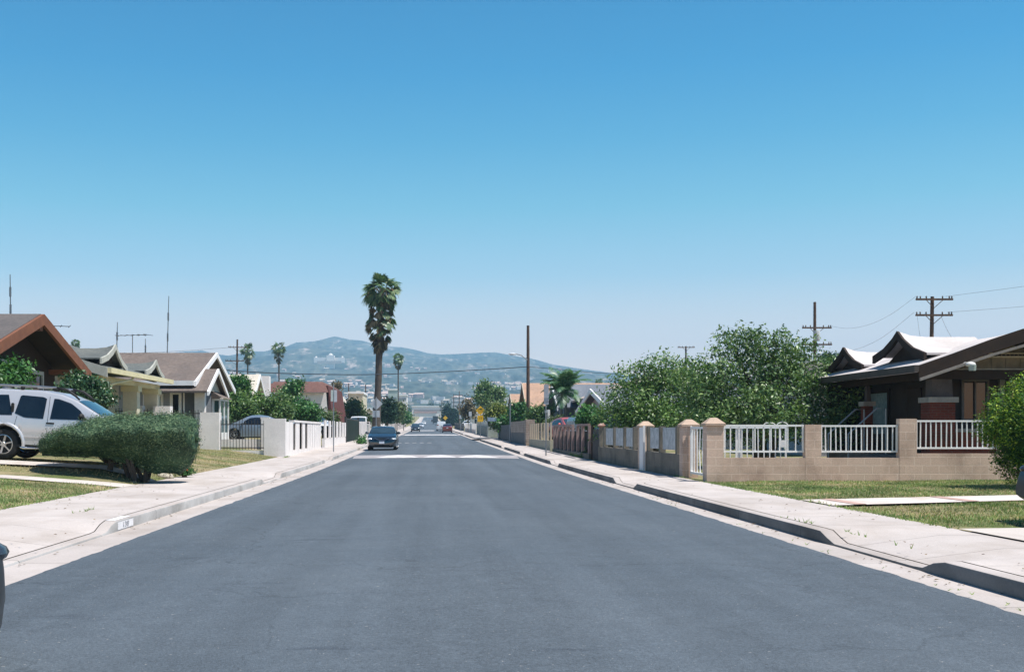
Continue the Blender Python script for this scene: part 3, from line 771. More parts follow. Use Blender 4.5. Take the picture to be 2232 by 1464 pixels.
def wheel(par, x, y, r, tw, sg, spokes=6, rimm=None, rr=.64):
    c = (x, 0, r); yo = y
    t = MB().lathe([(r * rr, -tw / 2), (r * .90, -tw / 2), (r * .985, -tw * .40), (r, -tw * .2), (r, tw * .2), (r * .985, tw * .40), (r * .90, tw / 2), (r * rr, tw / 2), (r * rr, -tw / 2)], (x, y, r), 'y', 32)
    w = t.build('wheel', TYRE, par, True, True, angle=50)
    o = sg * (tw / 2 - .02)
    k = MB()
    k.lathe([(r * rr + .004, sg * tw * .48), (r * rr - .02, sg * tw * .50), (r * rr - .03, sg * tw * .36), (r * .60 * rr + .10, sg * tw * .1)], (x, y, r), 'y', 28)
    for i in range(spokes):
        a = 2 * math.pi * i / spokes + .3; ca, sa = math.cos(a), math.sin(a)
        k.bar((x + ca * .03, y + o - sg * .02, r + sa * .03), (x + ca * (r * rr - .02), y + o - sg * .015, r + sa * (r * rr - .02)), .05, .03)
    k.lathe([(0, 0), (.055, 0), (.075, -sg * .02), (.075, -sg * .05)], (x, y + o + sg * .006, r), 'y', 16)
    k.build('rim', rimm or ALLOY, w, True, True, angle=35)
    MB().lathe([(0, 0), (r * rr - .02, 0)], (x, y + o - sg * .05, r), 'y', 20).build('brake_disc', BLACK, w, False, True)
    return w

def make_car(name, label, cat, loc, rotz, spec, paint, pitch=0, group=None, glass=None):
    S = spec['shape']; glass = glass or GLASSCAR
    root = thing(name, label, cat, loc, rotz, group, pitch)
    S.body().build('body', paint, root, True, True, angle=32)
    MB().box(S.x0 + .35, S.x1 - .35, -(S.W - .30), S.W - .30, S.zl - .04, S.zl + .38).build('underbody', BLACK, root, False, True)
    for xw in S.wh:
        for sg in (-1, 1): wheel(root, xw, sg * (S.W - S.tw / 2 - .015), S.r, S.tw, sg, spec.get('spokes', 6), rr=spec.get('rr', .64))
    for lo, hi in spec['windows']:
        for sg in (-1, 1): S.side_patch((lo, hi), sg).build('side_window', glass, root, True, True)
    if 'ws' in spec:
        a = spec['ws']; S.top_patch(a[0], a[1], S.sec(a[0])[6] - .06, S.sec(a[1])[6] - .10).build('windscreen', GLASSWS, root, True, True)
    if 'rw' in spec:
        a = spec['rw']; S.top_patch(a[0], a[1], S.sec(a[0])[6] - .06, S.sec(a[1])[6] - .10).build('rear_window', glass, root, True, True)
    zb, fx, rx = spec['lampz'], S.x1, S.x0; LAMP = spec.get('lampmat', MATS['lamp_lens'])
    for sg in (-1, 1):
        q = spec.get('head', (.26, .17, .085)); xx = fx - spec.get('headback', .30)
        MB().ell((xx, sg * (S.w(xx) - q[1] - .015), zb), (q[0] + .02, q[1] + .03, q[2])).build('headlight', LAMP, root, True, True)
        q = spec.get('tail', (.06, .16, .10)); xx = rx + q[0] * .6
        MB().box(rx - .012, rx + .16, sg * (S.w(rx) - .30) if sg < 0 else S.w(rx) - .30, (sg * S.w(rx) - .02) if sg < 0 else S.w(rx) + .005, spec['tailz'] - q[2], spec['tailz'] + q[2]).build('tail_light', REDLENS, root, False, True, bevel=.012)
        mx, mz = spec['mirror']; y = S.side(mx, mz)
        MB().ell((mx, sg * (y + .13), mz + .05), (.07, .12, .085)).bar((mx, sg * (y - .02), mz), (mx, sg * (y + .1), mz + .02), .05).build('mirror', spec.get('mirrormat', paint), root, True, True)
        for hx, hzz in spec['handles']:
            y = S.side(hx, hzz); MB().box(hx - .1, hx + .1, sg * y - .02, sg * y + .02 if sg < 0 else y + .03, hzz - .02, hzz + .02).build('door_handle', spec.get('handlemat', paint), root, False, True, bevel=.006)
    gz0, gz1 = spec['grille']; k = MB()
    gw = S.w(fx) * spec.get('grillew', .55)
    k.box(fx - .10, fx + .012, -gw, gw, gz0, gz1).build('grille', BLACK, root, False, True, bevel=.02)
    MB().tube([(fx + .02, -gw, gz1), (fx + .03, -gw * .5, gz0 + .02), (fx + .035, 0, gz0 - .005), (fx + .03, gw * .5, gz0 + .02), (fx + .02, gw, gz1)], .016, 8).build('grille_trim', CHROME, root, True, True)
    MB().box(fx - .12, fx + .010, -S.w(fx) * .62, S.w(fx) * .62, S.zl + .06, S.zl + .17).build('air_intake', BLACK, root, False, True, bevel=.02)
    MB().box(fx + .012, fx + .03, -.155, .155, S.zl + .19, S.zl + .34).build('number_plate', PLATE, root, False, True)
    MB().box(rx - .03, rx - .013, -.155, .155, spec['platez'], spec['platez'] + .15).build('number_plate', PLATE, root, False, True)
    # door gaps
    g = MB()
    for (xa, za, xb, zb2) in spec.get('gaps', []):
        for sg in (-1, 1):
            g.tube([(xa + (xb - xa) * t, sg * (S.side(xa + (xb - xa) * t, za + (zb2 - za) * t) + .001), za + (zb2 - za) * t) for t in (0, .25, .5, .75, 1)], .006, 5)
    if g.v: g.build('door_gap', BLACK, root, False, True)
    return root

SEDAN = dict(shape=Car([(-2.38, .93), (-2.30, 1.02), (-1.55, 1.08), (-1.25, 1.15), (-.62, 1.40), (-.1, 1.455), (.35, 1.43), (.62, 1.36), (1.38, 1.00), (1.75, .93), (2.15, .82), (2.36, .70), (2.41, .60)],
        .91, .21, [(-2.4, .93), (.9, .93), (2.4, .80)], (-1.36, 1.41), .325, .21, .42),
    windows=[([(-1.28, 1.02), (-.42, .985)], [(-1.02, 1.10), (-.62, 1.31), (-.43, 1.34)]), ([(-.36, .985), (.98, .965)], [(-.36, 1.345), (.05, 1.365), (.42, 1.33), (.86, 1.07)])],
    ws=(.66, 1.37), rw=(-1.50, -.66), lampz=.68, tailz=.86, mirror=(.82, 1.0), handles=[(-.22, .86), (-1.05, .88)], grille=(.62, .74), platez=.72, spokes=7,
    gaps=[(-.39, .30, -.39, 1.0), (.95, .36, 1.0, .95), (-1.18, .62, -1.15, 1.0)])
SEDAN2 = dict(SEDAN, shape=Car([(-2.28, .95), (-2.22, 1.03), (-1.62, 1.10), (-1.30, 1.18), (-.70, 1.43), (-.1, 1.50), (.35, 1.48), (.62, 1.40), (1.42, 1.00), (1.75, .94), (2.05, .82), (2.24, .66), (2.28, .56)],
        .88, .20, [(-2.3, .95), (.9, .94), (2.4, .82)], (-1.30, 1.34), .315, .20, .40), spokes=5)
XT = [(-2.30, 1.02), (-2.27, 1.18), (-2.02, 1.72), (-1.6, 1.765), (-.5, 1.765), (.0, 1.70), (.42, 1.55), (1.02, 1.20), (1.12, 1.165), (1.9, 1.10), (2.12, 1.02), (2.20, .85), (2.23, .62)]
SUV = dict(shape=Car(XT, .915, .36, [(-2.3, 1.06), (1.1, 1.06), (2.3, .98)], (-1.35, 1.35), .385, .26, .22, .085, .12, .5, .4),
    windows=[([(-1.98, 1.10), (-1.16, 1.12)], [(-1.86, 1.60), (-1.30, 1.62)]),
             ([(-1.10, 1.17), (-.86, 1.075), (-.80, 1.07), (-.38, 1.06)], [(-1.00, 1.60), (-.97, 1.625), (-.42, 1.60), (-.34, 1.56)]),
             ([(-.215, 1.06), (.70, 1.075)], [(-.16, 1.57), (-.05, 1.57), (.28, 1.47), (.52, 1.30)])],
    ws=(.44, 1.04), lampz=.92, tailz=1.05, mirror=(.60, 1.10), handles=[(-.20, .955)], grille=(.80, 1.0), platez=.78, spokes=6, mirrormat=BLACK, handlemat=BLACK, head=(.14, .17, .11), headback=.16,
    gaps=[(-.27, .45, -.27, 1.62), (.86, .5, .80, 1.1), (-1.08, .86, -1.04, 1.1)])
HATCH = dict(SEDAN2, shape=Car([(-1.98, .75), (-1.95, 1.05), (-1.55, 1.40), (-1.0, 1.50), (-.1, 1.53), (.30, 1.48), (.60, 1.38), (1.28, 1.02), (1.60, .95), (1.90, .84), (2.05, .66), (2.08, .56)],
        .87, .21, [(-2.3, .95), (.9, .94), (2.4, .82)], (-1.22, 1.24), .31, .20, .36), rw=(-1.92, -1.60), tailz=.95, platez=.62,
    windows=[([(-1.55, 1.02), (-.42, .985)], [(-1.38, 1.30), (-.9, 1.38), (-.43, 1.40)]), ([(-.36, .985), (.98, .965)], [(-.36, 1.405), (.05, 1.41), (.38, 1.36), (.86, 1.07)])],
    ws=(.64, 1.27), gaps=[])
VAN = dict(SUV, shape=Car([(-2.45, .9), (-2.43, 1.25), (-2.30, 1.85), (-1.9, 1.92), (.3, 1.90), (.75, 1.80), (1.55, 1.15), (2.1, 1.0), (2.3, .85), (2.35, .6)], .95, .30, [(-2.5, 1.1), (1.3, 1.05), (2.4, .95)], (-1.4, 1.5), .34, .22, .16),
    windows=[([(-2.2, 1.18), (-.25, 1.18)], [(-2.1, 1.68), (-.25, 1.70)]), ([(-.15, 1.15), (1.2, 1.12)], [(-.15, 1.70), (.55, 1.66), (.8, 1.5)])], ws=(.80, 1.5), handles=[(-.3, 1.0)], gaps=[], tailz=1.2, mirror=(1.1, 1.15))

# silver SUV on the drive, facing the street
suv = make_car('parked_suv', 'silver suv with roof rack parked behind the clipped hedge', 'suv', (-9.23, 29.35, .617), 0, SUV, M_paint('silver_paint', (.54, .545, .57), .35, .33), pitch=.046)
S = SUV['shape']
for sg in (-1, 1):
    y = .66 * sg
    MB().tube([(-2.0, y, 1.80), (-1.7, y, 1.855), (-.7, y, 1.86), (-.15, y, 1.845)], .024, 8).build('roof_rail', ALLOY, suv, True, True)
    MB().tube([(-.15, y, 1.845), (.12, y, 1.80), (.32, y * .99, 1.67), (.43, y * .985, 1.57)], [.030, .034, .030, .022], 8).ell((-.16, y, 1.80), (.10, .035, .05)).ell((-1.95, y, 1.78), (.10, .035, .04)).ell((-1.0, y, 1.80), (.06, .03, .045)).build('rail_cover', BLACK, suv, True, True)
    yy = sg * .96
    MB().tube([(-.90, yy * .93, .33), (-.80, yy, .315), (-.2, yy, .325), (0, yy, .315), (.78, yy, .315), (.86, yy * .93, .33)], .036, 10).build('side_step', CHROME, suv, True, True)
    for xw in S.wh:
        MB().tube([(xw + (S.ra + .045) * math.cos(a), sg * (S.W + .004), S.r + (S.ra + .045) * math.sin(a)) for a in np.linspace(-.12, math.pi + .12, 19)], .042, 8).build('wheel_arch', MATS['silver_paint'], suv, True, True)
    MB().box(-1.20, -1.13, sg * .85 - .03, sg * .85 + .03, 1.19, 1.42).build('rear_door_handle', BLACK, suv, False, True, bevel=.015)
    MB().box(-.95, .75, sg * (S.W - .01) - .012, sg * (S.W - .01) + .012, .585, .612).build('door_moulding', MATS['silver_paint'], suv, False, True)
    MB().box(-1.0, .95, sg * (S.W - .06) - .05, sg * (S.W - .06) + .05, .33, .40).build('sill', BLACK, suv, False, True)
k = MB()
for x in (-1.7, -1.1, -.5): k.tube([(x, -.66, 1.845), (x, .66, 1.845)], .018, 6)
k.build('rack_crossbar', BLACK, suv, True, True)

make_car('sedan', 'dark slate sedan facing the camera on the road before the tallest palm', 'sedan', (-2.83, 71.8, zr(69.4) + .035), R(-90), SEDAN, M_paint('slate_paint', (.020, .034, .045), .5, .22, 1.0), glass=GLASSWS)
make_car('sedan', 'silver blue sedan in the yard behind the black iron gate', 'sedan', (-10.05, 68.0, .81), R(180), SEDAN2, M_paint('silver_blue_paint', (.27, .34, .43), .5, .3))
make_car('parked_car', 'dark navy car nosing in at the right edge beside the bright bush', 'car', (10.31, 14.95, .20), R(180), dict(SEDAN2, lampmat=M_glass('smoked_lens', (.03, .035, .045), .2, .3)), M_paint('navy_paint', (.006, .008, .016), .0, .5, .15))
make_car('parked_car', 'black car at the left edge of the road, only its corner in view', 'car', (-3.325, 4.72, .0), R(90), dict(SEDAN2, lampmat=MATS['smoked_lens']), M_paint('black_paint', (.006, .006, .007), .0, .45, .2))
make_car('oncoming_car', 'small dark grey hatchback coming along the road behind the slate sedan', 'car', (-2.45, 216, zr(216) + .04), R(-90), HATCH, M_paint('dark_grey_paint', (.035, .045, .055), .4, .25))
make_car('parked_car', 'dark red car parked at the kerb in front of the white van', 'car', (3.25, 200, zr(200) + .03), R(90), SEDAN2, M_paint('dark_red_paint', (.14, .018, .022), .3, .3))
make_car('parked_van', 'white van parked just past the dark red car', 'van', (2.55, 232, zr(232) + .03), R(90), VAN, M_paint('white_car_paint', (.70, .70, .70), .1, .35))
make_car('parked_van', 'white van in a yard behind the pale grey wall by the slate sedan', 'van', (-7.4, 122, zr(122) + .5), R(-90), VAN, MATS['white_car_paint'])
make_car('hatchback', 'pale grey hatchback behind the white slotted wall and green shrubs', 'car', (-9.0, 88.5, zr(88) + .75), R(-60), HATCH, M_paint('pale_grey_paint', (.45, .48, .52), .3, .3))
make_car('parked_car', 'light red car behind the brown picket fence', 'car', (9.1, 74.5, zr(74) + .55), R(-75), SEDAN2, M_paint('light_red_paint', (.50, .10, .085), .2, .35))
make_car('parked_van', 'pale grey van beside the light red car, behind the brown fence', 'van', (9.2, 64.5, zr(64) + .12), R(-80), VAN, M_paint('grey_van_paint', (.34, .35, .38), .2, .35))
make_car('parked_car', 'white car in a yard past the round tree, under the yellow sign', 'car', (8.0, 238, zr(238) + .6), R(-90), HATCH, MATS['white_car_paint'])
# box truck far down the road
tr = thing('box_truck', 'dark box truck far along the road before the long white building', 'truck', (3.0, 520, zr(520)), 0)
MB().box(1.9, 4.3, 516, 522, zr(520) + .7, zr(520) + 3.6).build('cargo_box', M('dark_truck_box', (.03, .04, .05), (.05, .06, .07), 1, .6), tr, bevel=.05)
MB().box(2.0, 4.2, 522.1, 524, zr(520) + .6, zr(520) + 2.6).build('cab', M('truck_cab', (.05, .07, .08), None, 1, .4), tr, bevel=.2)
for x in (2.15, 4.05):
    for y in (517.2, 523):
        MB().lathe([(0, -.14), (.45, -.14), (.48, 0), (.45, .14), (0, .14)], (x, y, zr(520) + .48), 'x', 16).build('wheel', TYRE, tr)
for x, c in ((-2.2, 330), (-1.9, 470), (2.2, 600)):
    make_car('distant_car', {330: 'small pale car far along the road, past the oncoming hatchback', 470: 'tiny white car far along the left lane', 600: 'tiny dark car beyond the box truck'}[c], 'car', (x, c, zr(c)), R(-90 if x < 0 else 90), HATCH, MATS['pale_grey_paint' if c == 330 else 'white_car_paint' if c == 470 else 'dark_grey_paint'])
# ================================================================ houses
def win(par, axis, at, c, z0, w, h, frame=None, glass=None, fw=.09, sgn=-1, mull=1, depth=.07):
    """a window on a wall; axis 'y': wall faces -y at y=at (sgn -1); axis 'x': wall faces sgn*x at x=at"""
    frame = frame or WHITE; glass = glass or GLASSWIN; k = MB(); g = MB(); a, b2 = at + sgn * .004, at + sgn * depth
    lo, hi = min(a, b2), max(a, b2)
    def bx(m, u0, u1, v0, v1, l, h2):
        (m.box(u0, u1, l, h2, v0, v1) if axis == 'y' else m.box(l, h2, u0, u1, v0, v1))
    bx(k, c - w / 2 - fw, c - w / 2, z0 - fw, z0 + h + fw, lo, hi); bx(k, c + w / 2, c + w / 2 + fw, z0 - fw, z0 + h + fw, lo, hi)
    bx(k, c - w / 2, c + w / 2, z0 + h, z0 + h + fw, lo, hi); bx(k, c - w / 2, c + w / 2, z0 - fw, z0, lo, hi)
    for i in range(1, mull + 1): bx(k, c - w / 2 + w * i / (mull + 1) - .02, c - w / 2 + w * i / (mull + 1) + .02, z0, z0 + h, lo, hi - .01 if sgn > 0 else hi)
    o = k.build('window', frame, par)
    m2 = at + sgn * .012
    bx(g, c - w / 2, c + w / 2, z0, z0 + h, min(at + sgn * .002, at + sgn * .014), max(at + sgn * .002, at + sgn * .014)); g.build('pane', glass, o)
    return o

# ---- right: dark house with white flared roofs
hr = thing('bungalow', 'dark brown bungalow with white roof and pointed flared gables behind the block wall', 'house', (14.5, 33.5, gz(14.5, 33.5)))
PRO = [(12.54, 3.07), (13.4, 3.36), (14.4, 3.70), (14.9, 3.84), (15.2, 3.92), (15.5, 3.84), (16.0, 3.70), (17.0, 3.36), (17.86, 3.07)]
rf = MB().roof('y', [(29.40, .07), (29.9, .03), (30.6, 0), (36.6, 0), (37.6, .14)], PRO, .10).build('roof', ROOFWHITE, hr)
MB().roof('y', [(29.31, .09), (29.398, .07)], [(c, z - .005) for c, z in PRO], .34).build('bargeboard', DARKBR, hr)
MB().roof('y', [(29.24, .02), (29.308, .01)], [(c, z - .335) for c, z in PRO], .07).build('barge_trim', M('grey_trim', (.24, .22, .20), (.18, .165, .15), 3, .8), hr)
MB().box(12.42, 12.535, 29.31, 37.7, 2.90, 3.075).build('gutter', M('dark_gutter', (.075, .062, .055), (.05, .042, .038), 3, .6), hr)
MB().roof('y', [(29.42, 0), (37.55, 0)], [(c, z - .112) for c, z in PRO], .03).build('soffit', DARKBR, hr)
def gablet(x, yc, zc, half_n, half_f, zn, zf, xe, roofm, darkm, par, trim=None, sg=-1, dep=.05):
    p = [(yc - half_n, zn), (yc - half_n * .55, zn + (zc - zn) * .30), (yc - half_n * .2, zn + (zc - zn) * .68), (yc, zc), (yc + half_f * .2, zf + (zc - zf) * .68), (yc + half_f * .55, zf + (zc - zf) * .30), (yc + half_f, zf)]
    d = .5 * (1 if sg < 0 else -1)
    o = MB().roof('x', [(x, .14), (x + d * .6, .04), (x + d * 1.4, 0), (xe, 0)], p, .06).build('gable_roof', roofm, par)
    MB().roof('x', [(x - (.08 if sg < 0 else -.08), .17), (x - (.004 if sg < 0 else -.004), .15)], [(c, z - .002) for c, z in p], .22).build('gable_bargeboard', trim or darkm, o)
    q = [(x + d * .5, yc - half_n * .92, zn - .30), (x + d * .5, yc + half_f * .92, zf - .30), (x + d * .5, yc, zc - .12)]
    MB().prism(q, (d * .3, 0, 0)).build('gable_vent', darkm, o)
    return o
gablet(13.1, 31.9, 4.00, 1.75, 1.75, 3.45, 3.58, 15.2, ROOFWHITE, DARKBR, hr)
gablet(13.1, 36.05, 3.86, 1.55, 1.95, 3.38, 3.34, 15.2, ROOFWHITE, DARKBR, hr)
GT = M('gable_timber', (.20, .165, .115), (.14, .115, .08), 4, .85, .2, 50)
MB().prism([(13.5, 30.02, 3.02), (16.9, 30.02, 3.02), (16.3, 30.02, 3.33), (15.2, 30.02, 3.66), (14.1, 30.02, 3.33)], (0, .1, 0)).build('gable_wall', GT, hr)
k = MB(); k.box(13.4, 17.0, 29.95, 30.018, 2.985, 3.02); k.box(13.9, 16.5, 29.96, 30.018, 3.30, 3.345); k.box(14.2, 16.2, 29.96, 30.018, 3.40, 3.43)
k.build('gable_beam', M('pale_gable_beam', (.42, .37, .29), (.33, .29, .22), 4, .8), hr)
k = MB()
for i in range(22):
    x = 14.05 + i * .108; k.box(x, x + .055, 29.985, 30.017, 3.35, 3.398)
k.build('dentil_row', DARKBR, hr)
k = MB()
for i in range(9): k.bar((13.6 + i * .38, 30.01, 3.03), (13.6 + i * .38, 30.01, 3.30), .025, .012)
k.build('batten', GT, hr)
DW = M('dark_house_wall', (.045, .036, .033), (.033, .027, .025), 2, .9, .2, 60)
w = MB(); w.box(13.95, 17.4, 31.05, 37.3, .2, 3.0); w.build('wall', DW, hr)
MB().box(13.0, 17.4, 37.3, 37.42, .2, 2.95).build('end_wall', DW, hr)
MB().box(12.95, 13.95, 30.15, 37.3, .2, .72).build('porch_floor', M('porch_concrete', (.20, .17, .15), (.14, .12, .11), 2, .9), hr)
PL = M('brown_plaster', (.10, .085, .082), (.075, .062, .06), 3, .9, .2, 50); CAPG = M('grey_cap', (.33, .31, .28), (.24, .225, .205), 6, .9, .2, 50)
for y0, sx, sy in ((29.85, .58, .55), (34.3, .16, .32)):
    base = MB().box(13.05, 13.05 + sx + .08, y0, y0 + sy, .15, 2.13).build('porch_pier', BRICKRED, hr)
    MB().box(13.0, 13.1 + sx + .10, y0 - .05, y0 + sy + .05, 2.132, 2.27).build('pier_cap', CAPG, base)
    MB().prism([(13.12, y0 + .06, 2.272), (13.12 + sx - .02, y0 + .06, 2.272), (13.12 + sx - .05, y0 + .09, 2.94), (13.15, y0 + .09, 2.94)], (0, sy - .17, 0)).build('pier_shaft', PL, base)
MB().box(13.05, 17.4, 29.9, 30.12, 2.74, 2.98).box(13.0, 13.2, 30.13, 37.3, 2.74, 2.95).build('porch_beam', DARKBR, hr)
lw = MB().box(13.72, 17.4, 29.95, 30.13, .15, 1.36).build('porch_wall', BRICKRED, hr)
MB().box(13.72, 17.4, 29.91, 30.17, 1.362, 1.45).build('wall_cap', CAPG, lw)
win(hr, 'y', 31.05, 14.78, 1.72, .62, 1.0, M('dark_window_frame', (.13, .12, .12), (.09, .085, .085), 3, .6), GLASSWIN, .06)
win(hr, 'y', 31.05, 16.1, 1.62, .70, 1.15, MATS['dark_window_frame'], GLASSWIN, .07)
MB().box(15.42, 15.56, 30.95, 31.046, 1.45, 2.9).build('pilaster', M('bluish_post', (.20, .22, .22), (.15, .165, .165), 4, .8), hr)
MB().bar((13.2, 30.2, 2.80), (13.95, 31.0, 2.62), .07).build('porch_brace', DARKBR, hr)
cur = MB().box(13.925, 13.945, 34.75, 36.15, 1.30, 2.55).build('curtained_window', M('pale_blue_curtain', (.26, .36, .40), (.17, .25, .29), 9, .8, .3, 12), hr)
k = MB().box(13.89, 13.944, 34.65, 34.748, 1.2, 2.65).box(13.89, 13.944, 36.152, 36.25, 1.2, 2.65).build('window_frame', DARKBR, cur)
MB().box(13.90, 13.945, 32.4, 33.4, .72, 2.6).build('door', M('dark_door', (.035, .022, .018), None, 2, .6), hr)
k = MB()
for i in range(3): k.box(12.10 + i * .28, 12.38 + i * .28, 32.1, 33.7, .15, .33 + i * .17)
k.build('porch_step', MATS['porch_concrete'], hr)
fl = MB().ell((13.8, 29.2, 3.08), (.13, .11, .07)).tube([(13.6, 29.42, 3.12), (13.76, 29.25, 3.12)], .025, 8)
fl = fl.build('floodlight', M('white_enamel', (.72, .72, .70), (.6, .6, .58), 6, .4), hr, True)
MB().lathe([(.0, -.16), (.085, -.16), (.10, -.02), (.0, -.02)], (13.83, 29.17, 3.08), 'z', 14).build('lamp_glass', M_glass('floodlight_glass', (.45, .55, .52), .15), fl, True)
for y in (32.1, 33.7):
    tag(MB().tube([(11.75, y, .2), (11.75, y, 1.30), (12.55, y, 2.02), (12.80, y, 2.02), (12.80, y, .75)], .024, 8).build('handrail', M('grey_pipe', (.34, .36, .38), (.25, .27, .29), 6, .5, metal=.3), smooth=True),
        'grey pipe handrail on the %s side of the porch steps behind the white railing' % ('near' if y < 33 else 'far'), 'handrail', 'handrails at the porch steps')

# ---- left: brown house with orange bargeboards
h1 = thing('house', 'dark brown house with rust orange bargeboards behind the silver suv', 'house', (-16, 36, gz(-16, 36)))
P1 = [(30.75, 3.50), (35.7, 5.03), (40.65, 3.50)]
MB().roof('x', [(-24, 0), (-12.06, 0)], P1, .13).build('roof', ROOFGREY, h1)
MB().roof('x', [(-12.055, .0), (-11.95, .0)], [(30.72, 3.475), (35.7, 5.02), (40.68, 3.475)], .34).build('bargeboard', M('rust_paint', (.22, .088, .045), (.17, .068, .036), 3, .7, .1, fine=.2), h1)
MB().roof('x', [(-23.9, 0), (-12.08, 0)], [(c, z - .14) for c, z in P1], .03).build('soffit', DARKBR, h1)
MB().prism([(-13, 31.5, .5), (-13, 39.9, .5), (-13, 39.9, 3.5), (-13, 35.7, 4.80), (-13, 31.5, 3.5)], (-10, 0, 0)).build('wall', M('brown_siding', (.034, .021, .015), (.024, .015, .011), 2, .85, .2, 40), h1)
MB().box(-12.99, -12.05, 39.2, 39.5, 3.32, 3.48).box(-12.99, -12.05, 31.9, 32.2, 3.32, 3.48).box(-12.99, -12.05, 35.55, 35.85, 4.5, 4.72).build('roof_beam', MATS['rust_paint'], h1)
GW = M('pale_window_frame', (.48, .49, .47), (.40, .41, .39), 3, .7)
win(h1, 'x', -13, 37.5, 2.2, 1.9, 1.05, GW, GLASSWIN, .12, +1, 0)
win(h1, 'x', -13, 35.1, 2.4, .8, 1.05, GW, GLASSWIN, .12, +1, 0)

# ---- left: cream house with grey-green flared gables
h2 = thing('house', 'cream house with grey green roof and two flared gables', 'house', (-15, 48, gz(-15, 48)))
P2 = [(-21.4, 3.70), (-19, 4.55), (-16.7, 5.30), (-14.4, 4.55), (-12.8, 4.0), (-12.0, 3.76)]
MB().roof('y', [(42.9, .1), (43.5, 0), (52.8, 0), (53.4, .1)], P2, .10).build('roof', ROOFGREEN, h2)
MB().roof('y', [(42.80, .12), (42.895, .1)], [(c, z - .005) for c, z in P2], .36).build('bargeboard', M('grey_cream_paint', (.45, .45, .40), (.38, .38, .33), 2, .8), h2)
MB().box(-11.995, -11.86, 42.9, 53.4, 3.56, 3.75).build('gutter', CREAM, h2)
MB().roof('y', [(43, 0), (53.3, 0)], [(c, z - .112) for c, z in P2], .03).build('soffit', CREAM, h2)
gablet(-12.3, 44.9, 4.62, 2.0, 1.7, 4.12, 3.98, -16.7, ROOFGREEN, DARKBR, h2, MATS['grey_cream_paint'], +1)
gablet(-12.3, 51.6, 4.42, 1.9, 1.5, 4.0, 3.93, -16.7, ROOFGREEN, DARKBR, h2, MATS['grey_cream_paint'], +1)
CR = M('cream_stucco', (.66, .60, .45), (.56, .51, .38), 1.5, .9, .25, 80, fine=.1)
MB().box(-21, -14.2, 43.9, 52.6, .4, 3.68).build('wall', CR, h2)
MB().prism([(-21, 43.88, 3.68), (-14.2, 43.88, 3.68), (-16.7, 43.88, 4.9)], (0, .4, 0)).build('gable_wall', CR, h2)
for i, y in enumerate((43.75, 48.6, 52.2)):
    c = MB().box(-12.95, -12.35, y, y + .5, .4, 3.05).build('porch_column', CR, h2)
    MB().box(-13.02, -12.28, y - .07, y + .57, 3.052, 3.28).build('column_cap', CREAM, c)
MB().box(-14.19, -12.97, 43.75, 43.95, .5, 3.3).build('porch_side_wall', CR, h2)
MB().box(-12.90, -12.42, 43.7, 53, 3.285, 3.50).build('porch_beam', CREAM, h2)
MB().box(-14.15, -12.3, 43.98, 52.9, .4, .80).build('porch_floor', CONCK, h2)
MB().tube([(-11.93, 46.5, 3.6), (-12.0, 46.4, 3.45), (-12.25, 43.95, 3.15), (-12.3, 43.7, 3.05), (-12.3, 43.7, .5)], .05, 8).build('downpipe', CREAM, h2, True)
win(h2, 'x', -14.2, 46.3, 1.5, 1.5, 1.3, CREAM, GLASSWIN, .1, +1)
MB().box(-14.195, -14.15, 49.3, 50.3, .81, 2.9).build('door', M('dark_door2', (.05, .035, .03), None, 2, .6), h2)
# TV aerials on the roofs
def aerial(name, label, base, h, boom, bdir, n, cat='aerial'):
    k = MB().tube([base, (base[0], base[1], base[2] + h)], (.020), 6)
    if n:
        d = Vector(bdir).normalized(); c = Vector((base[0], base[1], base[2] + h)); e2 = Vector((-d.y, d.x, 0))
        k.tube([c - d * boom / 2, c + d * boom / 2], .015, 6)
        for i in range(n):
            p = c + d * boom * (i / (n - 1) - .5); L = .2 + .35 * i / n
            k.tube([p - e2 * L, p + e2 * L], .014, 5)
    return tag(k.build(name, M('dark_aerial', (.07, .08, .09), (.10, .11, .12), 5, .5, metal=.3)), label, cat)
aerial('tv_aerial', 'long tv aerial boom standing on the grey green roof', (-15.6, 46.5, 5.1), .55, 2.0, (1, .4, 0), 7)
aerial('tv_aerial', 'thin tv aerial with short arms behind the grey green roof', (-16.0, 62, 5.6), .95, 1.9, (1, -.3, 0), 6)

# ---- left: grey house with large brown roof and white gable trim
h3 = thing('house', 'grey stucco house with large brown roof and white gable trim', 'house', (-16, 61, gz(-16, 61)))
P3 = [(56.6, 3.85), (62.4, 5.63), (68.2, 3.85)]
MB().roof('x', [(-25, 0), (-11.56, 0)], P3, .12).build('roof', ROOFBROWN, h3)
MB().roof('x', [(-11.555, 0), (-11.47, 0)], [(56.55, 3.83), (62.4, 5.64), (68.25, 3.83)], .26).build('bargeboard', WHITE, h3)
MB().box(-25, -11.56, 56.44, 56.59, 3.62, 3.86).build('gutter', WHITE, h3)
GS = M('grey_blue_stucco', (.36, .37, .40), (.31, .32, .35), 1.2, .92, .25, 80, fine=.1)
MB().prism([(-12.3, 57.3, .4), (-12.3, 67.5, .4), (-12.3, 67.5, 3.78), (-12.3, 62.4, 5.35), (-12.3, 57.3, 3.78)], (-12, 0, 0)).build('wall', GS, h3)
MB().box(-12.29, -12.2, 61.6, 63.2, 4.45, 4.85).build('attic_vent', DARKBR, h3)
PG = [(56.25, 3.35), (58.95, 4.56), (61.9, 3.30)]
pg = MB().roof('x', [(-14, 0), (-10.86, 0)], PG, .10).build('porch_roof', ROOFBROWN, h3)
MB().roof('x', [(-10.855, 0), (-10.76, 0)], [(56.2, 3.33), (58.95, 4.57), (61.95, 3.28)], .22).build('porch_bargeboard', WHITE, pg)
